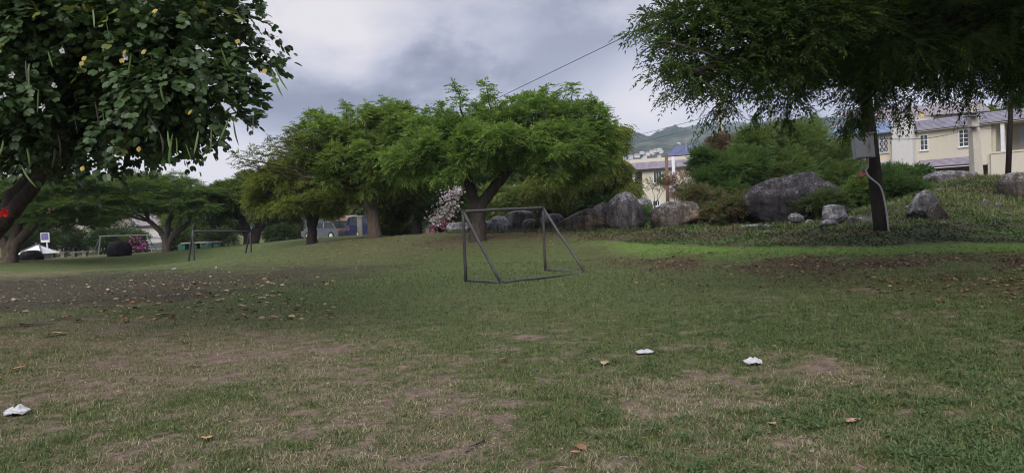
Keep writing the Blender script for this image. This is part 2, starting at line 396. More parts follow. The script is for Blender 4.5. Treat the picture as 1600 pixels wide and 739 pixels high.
def masks(x, y):
    n = (fbm(x*.32, y*.32, 11)-.5)*.4+(fbm(x*1.7, y*1.7, 12)-.5)*1.1+(fbm(x*4.6, y*4.6, 13, 3)-.5)*1.5
    near = sstep(26, 8, y); b = 0
    for (c, r, a) in _dry: b = b-a*np.exp(-((x-c[0])**2+((y-c[1])*.8)**2)/(r*r))
    l = 0
    for (c, r, a) in _lush: l = l+a*np.exp(-((x-c[0])**2+((y-c[1])*.8)**2)/(r*r))
    fine = (fbm(x*12, y*12, 14, 3)-.5)*1.3*sstep(16, 5, y)
    cover = np.clip(.70+n*(.28+.40*near)+fine+b*.55+l*.6+.12*(1-near), 0, 1)
    green = np.clip(.42+(fbm(x*.21+5, y*.21, 21)-.5)*.9+(fbm(x*2.1, y*2.1, 22)-.5)*.7+b*.9+l*.9+(fbm(x*6, y*6, 23, 3)-.5)*.6, 0, 1)
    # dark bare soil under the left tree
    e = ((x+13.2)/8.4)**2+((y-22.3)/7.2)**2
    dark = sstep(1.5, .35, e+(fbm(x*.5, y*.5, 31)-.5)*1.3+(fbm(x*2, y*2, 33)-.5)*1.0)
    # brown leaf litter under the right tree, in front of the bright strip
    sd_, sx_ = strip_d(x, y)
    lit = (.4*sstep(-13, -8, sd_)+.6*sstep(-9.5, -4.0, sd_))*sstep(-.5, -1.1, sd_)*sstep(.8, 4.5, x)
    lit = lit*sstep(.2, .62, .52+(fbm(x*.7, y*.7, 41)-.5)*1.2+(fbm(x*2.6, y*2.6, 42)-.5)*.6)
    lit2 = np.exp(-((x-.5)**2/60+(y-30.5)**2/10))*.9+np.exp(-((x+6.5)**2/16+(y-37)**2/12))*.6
    strip = np.exp(-(sd_/np.where(sd_ > 0, .85, 1.35+1.2*sstep(9, 4, x)))**2)*sx_
    bank = sstep(.5, 1.4, sd_)*sx_
    return cover, green, dark, np.clip(lit, 0, 1), np.clip(lit2, 0, 1), strip, bank
SOIL = np.array((.180, .136, .106)); STRAW = np.array((.132, .121, .066)); GREEN = np.array((.077, .099, .038)); LUSH = np.array((.092, .175, .026))
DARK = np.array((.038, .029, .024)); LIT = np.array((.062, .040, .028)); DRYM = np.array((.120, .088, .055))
def L(a, b, t): return a+(b-a)*np.asarray(t)[..., None]
def ground_colour(x, y):
    cover, green, dark, lit, lit2, strip, bank = masks(x, y)
    c = L(SOIL, L(STRAW, GREEN, sstep(.05, .70, green)), sstep(.18, .58, cover))
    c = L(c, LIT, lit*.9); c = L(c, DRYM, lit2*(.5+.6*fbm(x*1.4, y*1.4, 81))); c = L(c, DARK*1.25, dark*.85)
    c = L(c, L(LIT, GREEN, fbm(x*1.3, y*1.3, 51))*.8, bank*.8)
    c = L(c, LUSH, strip*(.45+.8*(fbm(x*1.5, y*1.5, 71)-.2)))
    c = c*(.86+.28*fbm(x*7, y*7, 61, 3))[..., None]
    return c

# ---------------------------------------------------------------- the ground sheet
ys = np.concatenate([np.linspace(-15, 2.2, 10), np.geomspace(2.6, 60, 420), np.geomspace(62, 2250, 40)])
ss = np.concatenate([np.linspace(-6, -1.03, 18), np.linspace(-1, 1, 380), np.linspace(1.03, 6, 18)])
hw = 3.2+.86*np.maximum(ys, 0)
GX = ss[None, :]*hw[:, None]; GY = np.repeat(ys[:, None], len(ss), 1)
GZ = terrain(GX.ravel(), GY.ravel())
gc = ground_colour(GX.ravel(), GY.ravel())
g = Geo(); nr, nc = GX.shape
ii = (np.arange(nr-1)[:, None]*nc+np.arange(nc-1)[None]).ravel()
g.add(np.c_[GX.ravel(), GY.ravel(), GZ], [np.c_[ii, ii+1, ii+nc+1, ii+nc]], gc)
m, nt2, bs, out = nm('ground_soil_and_turf')
a = nt2.nodes.new('ShaderNodeAttribute'); a.attribute_name = 'col'
fa = obj_noise(nt2, 34, 7, None, .75); fb = obj_noise(nt2, 7, 6, None, .7)
fm = mix(nt2, .5, fa, fb)
col = mix(nt2, 1.0, a.outputs['Color'], ramp(nt2, fm, [(.36, (.42, .39, .37)), (.5, (.98, .98, .98)), (.64, (1.6, 1.57, 1.5))]).outputs[0], 'MULTIPLY')
nt2.links.new(col, bs.inputs['Base Color']); bs.inputs['Roughness'].default_value = 1; bs.inputs['Specular IOR Level'].default_value = .05
bump(nt2, bs, fm, 1.0, .05)
tag(g.build('ground', m, None, True), kind='structure')

# ---------------------------------------------------------------- grass blades, weeds, litter, ground cover (nobody could count them)
def scatter_px(r, n, x0, x1, y0, y1):
    px = r.uniform(x0, x1, n); py = r.uniform(y0, y1, n)
    d = (NM @ np.c_[(px-CX)/FPX, (CY-py)/FPX, -np.ones(n)].T).T
    Y = 1.45/np.maximum(-d[:, 2]/d[:, 1], .012); x = d[:, 0]/d[:, 1]*Y
    for _ in range(3):
        z = terrain(x, Y, False); Y = .5*Y+.5*np.clip((1.5-z)/np.maximum(-d[:, 2]/d[:, 1], .01), 2.5, 60); x = d[:, 0]/d[:, 1]*Y
    ok = np.abs(1.5+d[:, 2]/d[:, 1]*Y-terrain(x, Y, False)) < .06; x, Y = x[ok], Y[ok]
    return x, Y, terrain(x, Y)
r = RS(5)
x1_, y1_, z1_ = scatter_px(r, 420000, -250, 1850, 425, 780)
x2_, y2_, z2_ = scatter_px(r, 90000, -150, 1750, 385, 450)
x_, y_, z_ = np.r_[x1_, x2_], np.r_[y1_, y2_], np.r_[z1_, z2_]
cover, green, dark, lit, lit2, strip, bank = masks(x_, y_)
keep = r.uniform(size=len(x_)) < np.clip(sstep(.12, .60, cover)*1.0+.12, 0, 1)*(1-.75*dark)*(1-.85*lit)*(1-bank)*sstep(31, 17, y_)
x_, y_, z_ = x_[keep], y_[keep], z_[keep]; green = green[keep]; strip = strip[keep]; lit = lit[keep]; cover = cover[keep]; n = len(x_)
isgreen = r.uniform(size=n) < sstep(-.1, .50, green+.05)
c = np.where(isgreen[:, None], L(np.array((.060, .090, .027)), np.array((.158, .182, .064)), r.uniform(size=n)), L(np.array((.17, .15, .09)), np.array((.33, .29, .19)), r.uniform(size=n)))
c = L(c, np.array((.11, .23, .028))*np.ones((n, 1)), strip*r.uniform(.3, .9, n))
c = c*r.uniform(.45, 1.35, (n, 1))
lean = r.uniform(.5, 1.45, n); az = r.uniform(0, 2*PI, n)
Yd = np.c_[np.cos(az)*np.sin(lean), np.sin(az)*np.sin(lean), np.cos(lean)]
ln = r.uniform(.018, .052, n)*(1+y_/24)*(.6+.6*cover)
g = Geo(); inst(g, T_BLADE, np.c_[x_, y_, z_-.004], Yd, np.c_[-Yd[:, 0], -Yd[:, 1], np.ones(n)*1.2], (.0026+.00036*y_)*r.uniform(.7, 1.4, n), ln, c)
tag(g.build('grass', M['blade']), 'short patchy lawn grass with worn brown spots across the field', 'grass', kind='stuff')
# longer tufts and broad weeds, denser at right
g = Geo()
xs, ysn, zs = scatter_px(r, 5200, -200, 1800, 455, 775)
cv, gr, dk, li, l2, st, bk = masks(xs, ysn)
k = r.uniform(size=len(xs)) < sstep(.45, .9, cv*.6+gr*.4+.16*sstep(0, 5, xs))*(1-dk)*(1-.85*li); xs, ysn, zs = xs[k], ysn[k], zs[k]
for q in range(7):
    n = len(xs); az = r.uniform(0, 2*PI, n); le = r.uniform(.25, 1.15, n)
    Yd = np.c_[np.cos(az)*np.sin(le), np.sin(az)*np.sin(le), np.cos(le)]
    inst(g, T_BLADE, np.c_[xs+r.normal(0, .018, n), ysn+r.normal(0, .018, n), zs-.004], Yd, np.c_[-Yd[:, 0], -Yd[:, 1], np.ones(n)], r.uniform(.004, .008, n), r.uniform(.05, .12, n),
         L(np.array((.045, .085, .028)), np.array((.10, .135, .05)), r.uniform(size=n)))
xs, ysn, zs = scatter_px(r, 9000, 850, 1850, 470, 775)
cv, gr, dk, li, l2, st, bk = masks(xs, ysn)
k = r.uniform(size=len(xs)) < (1-.8*li)*sstep(.4, .85, cv*.5+gr*.5)*sstep(-1.5, 3.5, xs+ (fbm(xs*.8, ysn*.8, 77)-.5)*5); xs, ysn, zs = xs[k], ysn[k], zs[k]
for q in range(6):
    n = len(xs); az = r.uniform(0, 2*PI, n); le = r.uniform(.8, 1.45, n)
    Yd = np.c_[np.cos(az)*np.sin(le), np.sin(az)*np.sin(le), np.cos(le)]
    inst(g, T_BROAD, np.c_[xs+r.normal(0, .03, n), ysn+r.normal(0, .03, n), zs+r.uniform(.0, .03, n)], Yd, np.c_[-Yd[:, 0]*.5, -Yd[:, 1]*.5, np.ones(n)], r.uniform(.012, .026, n), r.uniform(.022, .045, n),
         L(np.array((.045, .082, .028)), np.array((.085, .125, .046)), r.uniform(size=n)))
tag(g.build('weeds', M['blade']), 'low broad leaved weeds and longer grass tufts in the lawn', 'weeds', kind='stuff')
# leaf litter
g = Geo()
def litter(n, x0, x1, y0, y1, fn, sz, cols, thin=False):
    xs, yy, zs = scatter_px(r, n, x0, x1, y0, y1); k = r.uniform(size=len(xs)) < fn(xs, yy); xs, yy, zs = xs[k], yy[k], zs[k]; n = len(xs)
    az = r.uniform(0, 2*PI, n); Yd = np.c_[np.cos(az), np.sin(az), r.normal(0, .15, n)]; cols = np.array(cols)
    s = r.uniform(.6, 1.4, n)*sz
    inst(g, T_BLADE if thin else T_BROAD, np.c_[xs, yy, zs+.012], Yd, np.c_[r.normal(0, .3, (n, 2)), np.ones(n)], s*(.06 if thin else .7), s, cols[r.randint(0, len(cols), n)]*r.uniform(.7, 1.2, (n, 1)))
PALE = [(.30, .26, .18), (.26, .21, .13), (.22, .15, .10), (.33, .29, .24), (.16, .10, .07)]
BRN = [(.15, .085, .05), (.11, .065, .045), (.2, .13, .075), (.26, .2, .09), (.09, .06, .045)]
litter(1500, -200, 460, 415, 500, lambda x, y: np.clip(masks(x, y)[2]+.12, 0, 1)*.55, .085, PALE)
litter(500, 150, 520, 430, 500, lambda x, y: .5+0*x, .12, [(.36, .27, .16), (.30, .2, .11), (.3, .15, .08)])
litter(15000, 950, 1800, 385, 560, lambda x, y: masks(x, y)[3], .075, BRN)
def litter_xy(n, x0, x1, y0, y1, fn, sz, cols):
    xs, yy = r.uniform(x0, x1, n), r.uniform(y0, y1, n); k = r.uniform(size=n) < fn(xs, yy); xs, yy = xs[k], yy[k]; n = len(xs); zs = terrain(xs, yy); cols = np.array(cols)
    az = r.uniform(0, 2*PI, n); s = r.uniform(.6, 1.3, n)*sz
    inst(g, T_BROAD, np.c_[xs, yy, zs+.01], np.c_[np.cos(az), np.sin(az), r.normal(0, .12, n)], np.c_[r.normal(0, .25, (n, 2)), np.ones(n)], s*.7, s, cols[r.randint(0, len(cols), n)]*r.uniform(.7, 1.2, (n, 1)))
litter_xy(9000, -12, 9, 24, 38, lambda x, y: masks(x, y)[4]*.8, .075, BRN+PALE+[(.2, .15, .09)]*3)
litter(2600, -200, 1800, 470, 770, lambda x, y: .5+0*x, .022, BRN+PALE)
litter(11000, -200, 1800, 455, 770, lambda x, y: 1-masks(x, y)[0]*.7, .06, [(.27, .22, .15), (.2, .15, .1)], True)
tag(g.build('leaf_litter', M['litter']), 'small dry leaves and straw scattered under the trees', 'leaf litter', kind='stuff')
# pebbles in the bare soil
# creeping ground cover on the bank and the knoll
g = Geo()
n = 230000
xs = r.uniform(2, 27, n); yy = r.uniform(17.5, 33.5, n); zs = terrain(xs, yy)
cv, gr, dk, li, l2, st, bk = masks(xs, yy)
dens = bk*np.clip(.15+.3*sstep(1.3, 1.9, zs)+1.5*(fbm(xs*.7, yy*.7, 91)-.32), 0, 1)*(1-.5*sstep(30, 33, yy))
k = (r.uniform(size=n) < dens) & (np.abs(xs/yy-.35) < .42); xs, yy, zs = xs[k], yy[k], zs[k]; n = len(xs)
az = r.uniform(0, 2*PI, n); Yd = np.c_[np.cos(az), np.sin(az), r.uniform(-.3, .9, n)]
tone = fbm(xs*.45+3, yy*.45, 92); hz = np.maximum(0, fbm(xs*1.2, yy*1.2, 93)-.4)*.55
cc = L(L(np.array((.035, .052, .024)), np.array((.075, .125, .032)), sstep(.42, .62, tone)), np.array((.11, .09, .05))*np.ones((n, 1)), sstep(.55, .7, fbm(xs*.6, yy*.6, 94)))
inst(g, T_BROAD, np.c_[xs, yy, zs+hz*r.uniform(0, 1, n)], Yd, np.c_[r.normal(0, .5, (n, 2)), np.ones(n)], r.uniform(.04, .07, n), r.uniform(.05, .09, n), cc*r.uniform(.7, 1.25, (n, 1)))
tag(g.build('ground_cover', M['blade']), 'dark creeping ground cover on the low bank and knoll at the edge of the lawn', 'ground cover', kind='stuff')

# ---------------------------------------------------------------- trees
def sprays(g, r, P, A, npair, length, ll, lw, droop, col, T=T_LEAFLET, ang=.9, zj=.35, tipleaf=True):
    """S leaf sprays: leaflets in pairs along an axis that droops"""
    S = len(P); A = unit(A); up = np.zeros((S, 3)); up[:, 2] = 1; up += r.normal(0, .3, (S, 3))
    B = unit(np.cross(A, up)); Nn = np.cross(B, A); L_ = length*r.uniform(.7, 1.2, S)
    for i in range(npair+(1 if tipleaf else 0)):
        t = (i+.5)/(npair+.3)
        q = P+A*(L_*t)[:, None]; q[:, 2] -= droop*L_*t*t
        sides = (1, -1) if i < npair else (0,)
        for sgn in sides:
            an = ang if sgn else 0
            d = A*math.cos(an)+B*(sgn*math.sin(an)); d = d+r.normal(0, .16, (S, 3)); d[:, 2] -= droop*(.3+.9*t)
            nn = Nn+r.normal(0, zj, (S, 3))
            s = r.uniform(.6, 1.25, S)
            inst(g, T, q, d, nn, lw*s, ll*s, col*r.uniform(.82, 1.18, (S, 1)))
def bez(a, b, up, n=7, r=None, wob=0):
    a, b = np.array(a), np.array(b); t = np.linspace(0, 1, n)[:, None]
    c = a*.45+b*.55+np.array([0, 0, up])
    p = a*(1-t)**2+2*c*t*(1-t)+b*t*t
    if r is not None: p[1:-1] += r.normal(0, wob, (n-2, 3))
    return p
def B(px, py, Y, rpx, flat=.8, dy=None):      # a crown lobe seen at a pixel: centre, radii
    rr = rpx*mpp(Y); return (at(px, py, Y), np.array([rr, rr if dy is None else dy, rr*flat]))
def tree(name, label, cat, base, stems, r0, blobs, nspray, seed, pr, group=None, bark='bark', leaf='leaf_fine', extra=None, limbs=True):
    r = RS(seed); blobs = list(blobs)
    for (c, R) in list(blobs):       # small outlying lobes keep the outline ragged
        if r.uniform() < pr.get('rag', 0):
            d = rdir(r, 1)[0]; d[2] = abs(d[2])*.9-.1; blobs.append((c+d*R*r.uniform(1.0, 1.2), R*r.uniform(.28, .42)))
    root = thing(name, label, cat, base, group)
    tg, cg = Geo(), Geo(); ends = []
    for st in stems:
        st = np.array(st, float); k = len(st)
        t = np.linspace(0, 1, 4*k); pts = np.array([np.interp(t, np.linspace(0, 1, k), st[:, j]) for j in range(3)]).T
        for _ in range(2): pts[1:-1] = (pts[:-2]+2*pts[1:-1]+pts[2:])/4
        pts[1:-1] += r.normal(0, r0*.07, (len(pts)-2, 3))
        rad = r0*(1-.45*t)*(1+.5*np.exp(-t*9)); tg.tube(pts, rad/ (1 if len(stems) == 1 else 1.25), 10); ends.append((pts[-1], rad[-1]))
    wts = np.array([np.prod(b[1])**(2/3) for b in blobs]); wts = wts/wts.sum()
    for (c, R), wt in zip(blobs, wts):
        if limbs and len(ends):
            e, er = min(ends, key=lambda q: np.linalg.norm(q[0]-c))
            d = np.linalg.norm(c-e); lr = min(er*.6, .025+.017*d*pr.get('limb', 1))
            pts = bez(e, c, d*pr.get('arch', .12), 8, r, d*.02); tg.tube(pts, np.linspace(lr, lr*.35, 8), 7)
            org = pts[5]
        else: org = c-np.array([0, 0, R[2]*.8])
        mr = R.mean(); ns = max(3, int(pr.get('sub', 9)*mr**pr.get('subp', 1.3)))
        dd = rdir(r, ns); dd[:, 2] = dd[:, 2]*.85+.12; dd = unit(dd)
        sc_ = c+dd*R*(r.uniform(.30, 1, (ns, 1))**.5)*r.uniform(.9, 1.18, (ns, 1))
        rs = pr.get('subr', .5)*r.uniform(.65, 1.3, ns)
        for j in range(ns):
            if limbs: tg.tube(bez(org, sc_[j], .1*mr, 4, r, .03), np.linspace(.022, .006, 4)*pr.get('twig', 1), 4, cap=False)
        per = np.maximum(2, (nspray*wt*rs**2/(rs**2).sum()).astype(int))
        idx = np.repeat(np.arange(ns), per); n = len(idx)
        o = rdir(r, n)*(r.uniform(0, 1, (n, 1))**.4); o[:, 2] *= pr.get('cflat', .7)
        P = sc_[idx]+o*rs[idx][:, None]
        A = o*.9+dd[idx]*.5+r.normal(0, .35, (n, 3)); A[:, 2] = A[:, 2]*pr.get('az', 1)+pr.get('up', .1)
        tone = r.uniform(0, 1, ns)[idx]*.5+r.uniform(0, 1, n)*.5
        col = L(np.array(pr['c0']), np.array(pr['c1']), tone)
        if 'c2' in pr:
            y = r.uniform(size=n) < pr.get('p2', .1); col[y] = np.array(pr['c2'])*r.uniform(.7, 1.2, (y.sum(), 1))
        sprays(cg, r, P, A, pr['pairs'], pr['slen'], pr['ll'], pr['lw'], pr.get('droop', .4), col, pr.get('T', T_LEAFLET), pr.get('ang', .9), pr.get('zj', .35))
    if extra: extra(tg, cg, r, root)
    tg.build('trunk', M[bark], root, True)
    cr = cg.build('crown', M[leaf], root)
    return root
NEEM = dict(pairs=5, slen=.34, ll=.12, lw=.05, droop=.25, c0=(.064, .122, .026), c1=(.155, .245, .056), c2=(.22, .29, .07), p2=.16, sub=12, subr=.40, cflat=.62, up=.24, rag=.75)
def sprig(pts_px, Y, ln, n, pr):       # an upright shoot with a tuft of leaves at its top
    def f(tg, cg, r, root):
        for (px, py) in pts_px:
            top = at(px, py+ln*.35, Y+r.uniform(-1, 1)); h = ln*mpp(Y)
            tg.tube(bez(top-np.array([r.normal(0, .15), 0, h*1.5]), top, 0, 5, r, .03), np.linspace(.03, .008, 5), 4)
            for q in range(4):
                m_ = max(5, int(n*1.6*(1-.2*q))); a = rdir(r, m_); a[:, 2] = np.abs(a[:, 2])*.4+(.5-.22*q)
                P = np.repeat(top[None], m_, 0)+r.normal(0, .06, (m_, 3)); P[:, 2] -= q*h*.22-h*.10
                sprays(cg, r, P, a, pr['pairs'], pr['slen']*1.35, pr['ll']*1.15, pr['lw']*1.1, .45, L(np.array(pr['c0'])*1.15, np.array(pr['c1'])*1.15, r.uniform(size=m_)))
    return f

# ================================================================ TREES
def A3(*pts): return [at(*p) for p in pts]
gb = ground_at
# --- big neem behind the goal
c0 = at(746, 378, 29)
tree('neem_tree', 'broad green neem tree with a thick forked trunk right behind the near goal frame', 'tree', c0,
     [[c0-np.array([0, 0, .3]), *A3((747,345,29),(745,322,29),(734,290,29),(724,262,29))], [c0-np.array([0, 0, .3]), *A3((748,345,29),(752,318,29),(776,288,29),(800,258,29))]], .38,
     [B(668,250,28,44),B(655,235,29,32),B(705,232,29.5,52),B(740,208,30,50),B(770,222,28,46),B(820,200,30,50),B(885,212,30.5,54),B(925,198,30.5,32),B(790,232,27,46),B(855,242,28,42),B(735,240,27.6,36),B(925,236,31,40),
      B(690,252,27.5,28),B(845,182,31,40),B(770,190,31,36),B(890,262,30,36),B(700,205,30,32),B(820,240,30.5,42),B(760,228,31,44),B(880,225,28.5,40),B(645,250,28.5,30)], 19000, 3, dict(NEEM, sub=13),
     'trees round the field', 'bark_dark', 'leaf_fine', sprig([(716,132),(722,150),(760,128),(895,128),(850,138),(838,150),(690,160),(925,150),(940,170),(800,150),(745,160),(870,140),(780,158),(664,172),(648,185),(820,145)], 29.5, 26, 7, NEEM))
# --- neem left of it with long bare arching branches
DN = dict(NEEM, c0=(.078, .132, .028), c1=(.185, .265, .060), sub=12)
def arch(tg, cg, r, root):
    s = at(556, 296, 35.5)
    for (px, py, up) in [(375,248,.9),(398,240,1.5),(415,262,.9),(440,222,1.8),(455,205,2.0),(385,258,.4),(430,238,1.3),(470,215,1.7),(420,228,1.8),(404,268,.2)]:
        e = at(px, py, 34.5+r.uniform(-1.5, 1.5)); b = bez(s, e, up*.5, 9, r, .06); tg.tube(b, np.linspace(.085, .02, 9), 5)
        for q in range(5, 9):
            n = 9 if q < 8 else 22
            P = np.repeat(b[q][None], n, 0)+r.normal(0, .16, (n, 3)); a = rdir(r, n); a[:, 2] = a[:, 2]*.5+.3
            sprays(cg, r, P, a, 5, .42, .13, .05, .35, L(np.array((.075, .10, .022)), np.array((.15, .17, .04)), r.uniform(size=n)))
    sprig([(496,178),(488,190),(540,158),(548,168),(600,152),(570,160),(472,205),(520,185),(612,160),(585,172)], 35, 26, 7, DN)(tg, cg, r, root)
c0 = at(585, 373, 36)
tree('neem_tree', 'leaning neem tree with bare branches arching out over the far goal', 'tree', c0,
     [[c0-np.array([0, 0, .3]), *A3((584,345,36),(579,322,36),(566,300,36),(552,290,35.8))], [c0-np.array([0, 0, .3]), *A3((583,340,36),(580,318,36),(590,296,36),(592,272,36))]], .36,
     [B(560,205,36,40),B(505,215,36,32),B(610,208,35.5,44),B(545,245,35.5,48),B(492,240,35.5,34),B(600,240,34.5,48),B(640,215,35,36),B(575,275,35,34),B(520,275,35.5,32),B(610,275,35.5,30),B(500,192,36.5,18)],
     13000, 7, DN, 'trees round the field', 'bark', 'leaf_fine', arch)
# --- yellow-green tree
YG = dict(NEEM, c0=(.090, .125, .026), c1=(.185, .225, .05), c2=(.24, .26, .07), cflat=.55, subr=.48, sub=9)
c0 = at(487, 383, 40)
tree('neem_tree', 'yellowish green tree with a short dark trunk left of the parked cars', 'tree', c0,
     [[c0-np.array([0, 0, .3]), *A3((487,360,40),(484,340,40),(470,318,40))], [c0-np.array([0, 0, .3]), *A3((488,360,40),(492,338,40),(510,318,40))]], .34,
     [B(450,292,41,38),B(500,300,39.5,40),B(412,305,42,30),B(470,318,39,28),B(535,312,39.5,30),B(440,270,42,26),B(480,272,41,30)], 10500, 11, YG, 'trees round the field', 'bark_dark')
# --- tree to the right of the big neem, behind it
c0 = at(905, 358, 37)
tree('neem_tree', 'yellow green drooping tree at the right flank of the big neem', 'tree', c0,
     [[c0-np.array([0, 0, .3]), *A3((905,330,37),(908,300,37),(912,275,37))]], .26,
     [B(945,262,36,38),B(960,288,35.5,26),B(912,285,36.5,40),B(880,300,37,34),B(925,230,37,36),B(950,220,37.5,26),B(845,302,37,26)], 14000, 13, dict(YG, droop=.9, c0=(.06, .082, .017)), 'trees round the field', 'bark_dark')
# --- small dark tree in the hedge gap
c0 = at(650, 371, 39)
tree('hedge_tree', 'small bushy tree with a gnarled dark trunk beside the flowering bush', 'tree', c0,
     [[c0-np.array([0, 0, .3]), *A3((651,350,39),(655,330,39),(662,312,39))]], .30,
     [B(630,315,40,32),B(665,305,40,34),B(610,330,41,24),B(690,320,41,22),B(640,295,41,30)], 9000, 17, dict(YG, c0=(.05, .072, .018), c1=(.10, .12, .03)), 'trees round the field', 'bark_dark')
# --- poincianas at left
FLAM = dict(pairs=7, slen=.55, ll=.12, lw=.042, droop=.12, c0=(.050, .092, .032), c1=(.120, .185, .055), c2=(.18, .24, .065), p2=.14, sub=16, subr=.62, cflat=.22, az=.25, up=.02, ang=1.15, zj=.2, arch=.05, limb=1.4, twig=1.6)
def flat(px, py, Y, rpx): return B(px, py, Y, rpx, .32)
c0 = at(260, 395, 50)
tree('poinciana_tree', 'flat topped poinciana with a pale many limbed trunk behind the far goal', 'tree', c0,
     [[c0-np.array([0, 0, .3]), *A3((259,378,50),(252,362,50),(232,345,50))], [c0-np.array([0, 0, .3]), *A3((262,380,50),(275,365,50),(296,348,50))], [c0-np.array([0, 0, .3]), *A3((260,375,50),(262,352,50),(268,335,50))]], .33,
     [flat(205,298,50,52),flat(265,292,49,55),flat(310,302,50,38),flat(240,312,48,48),flat(180,318,50,36),flat(290,322,48.5,40),flat(235,285,52,40),flat(160,330,50,28),flat(225,328,50.5,40),flat(275,308,51,48)], 10000, 19, FLAM, 'trees round the field', 'bark_grey')
c0 = at(16, 411, 40)
tree('poinciana_tree', 'spreading poinciana with a low forked trunk at the left edge beside the sign', 'tree', c0,
     [[c0-np.array([0, 0, .3]), *A3((20,390,40),(35,368,40),(62,345,40))], [c0-np.array([0, 0, .3]), *A3((12,390,40),(-5,365,40),(-30,340,40))], [c0-np.array([0, 0, .3]), *A3((17,385,40),(28,355,40),(30,335,40))]], .42,
     [flat(95,295,39,55),flat(160,290,40,52),flat(40,310,39,50),flat(120,320,38,45),flat(185,312,40,34),flat(-20,300,40,50),flat(150,338,39,28),flat(70,335,38,34),flat(205,285,41,30),flat(20,345,41,46),flat(110,345,42,40),flat(60,300,41,60)], 10500, 23, dict(FLAM, c1=(.08, .125, .03), c2=(.12, .17, .035), p2=.2), 'trees round the field', 'bark')
c0 = at(392, 383, 52)
tree('neem_tree', 'dark spreading tree with a thick double trunk just right of the far goal', 'tree', c0,
     [[c0-np.array([0, 0, .3]), *A3((386,362,52),(380,345,52),(362,325,52))], [c0-np.array([0, 0, .3]), *A3((400,362,52),(410,348,52),(425,332,52))]], .5,
     [B(365,300,52,38,.6),B(405,300,51,38,.6),B(340,318,52,28,.6),B(385,322,50,34,.6),B(425,315,51,30,.6),B(385,288,53,28,.6)], 11000, 29, dict(NEEM, c0=(.038, .062, .018), c1=(.075, .115, .028), cflat=.4, subr=.75, sub=5), 'trees round the field', 'bark_dark')
# --- woods behind: two trees, copied
def back_tree(name, label, px, Y, pyb, seed, c0, c1, w=5.5, h=6.0, n=7000):
    b = at(px, pyb, Y); r = RS(seed)
    bl = [(b+np.array([r.uniform(-1, 1)*w*.6, r.uniform(-1, 1)*w*.4, h*r.uniform(.42, .88)]), np.array([1.9, 1.9, 1.4])*r.uniform(.8, 1.25)) for _ in range(9)]
    return tree(name, label, 'tree', b, [[b-np.array([0, 0, .4]), b+np.array([.1, 0, h*.22]), b+np.array([-.1, 0, h*.42])]], .26, bl, n, seed,
                dict(pairs=4, slen=.6, ll=.26, lw=.11, droop=.4, c0=c0, c1=c1, sub=5, subr=.8, cflat=.7, subp=1.0, twig=1.5), 'trees of the far thicket', 'bark_dark')
b1 = back_tree('thicket_tree', 'olive green tree of the far thicket behind the parked cars', 470, 70, 372, 41, (.07, .10, .028), (.14, .17, .045))
b2 = back_tree('thicket_tree', 'dark green tree of the far thicket behind the big neem', 780, 60, 352, 43, (.05, .085, .026), (.10, .15, .042), 5.0, 5.2)
for src, px, Y, pyb, s, rz, lab in [
    (b1, 640, 66, 358, .95, 1.0, None), (b1, 560, 84, 362, 1.0, 2.2, None), (b2, 705, 62, 355, .95, 2.0, None), (b2, 850, 70, 345, .82, 3.3, None), (b2, 930, 75, 340, .85, 4.1, None),
    (b1, 420, 90, 375, 1.05, 4.0, None), (b2, 345, 85, 380, .95, .7, None), (b1, 290, 88, 380, .8, 5.0, None), (b2, 20, 74, 388, 1.0, 1.2, None), (b1, -60, 70, 392, 1.05, 2.6, None), (b2, 195, 108, 384, .8, 2.9, None), (b1, 90, 98, 386, .9, .3, None)]:
    o = dup(src); o.location = tuple(at(px, pyb, Y)); o.rotation_euler.z = rz; o.scale = (s, s, s)
    o['label'] = 'olive green tree of the far thicket' if src is b1 else 'dark green tree of the far thicket'
b1['label'] = 'olive green tree of the far thicket'; b2['label'] = 'dark green tree of the far thicket'
o = dup(b1); o.location = tuple(at(1560, 235, 78)); o.rotation_euler.z = 1.9; o.scale = (1.0, .7, .8); o['label'] = 'light green tree rising behind the tiled roof at right'; o['group'] = 'trees behind the houses'

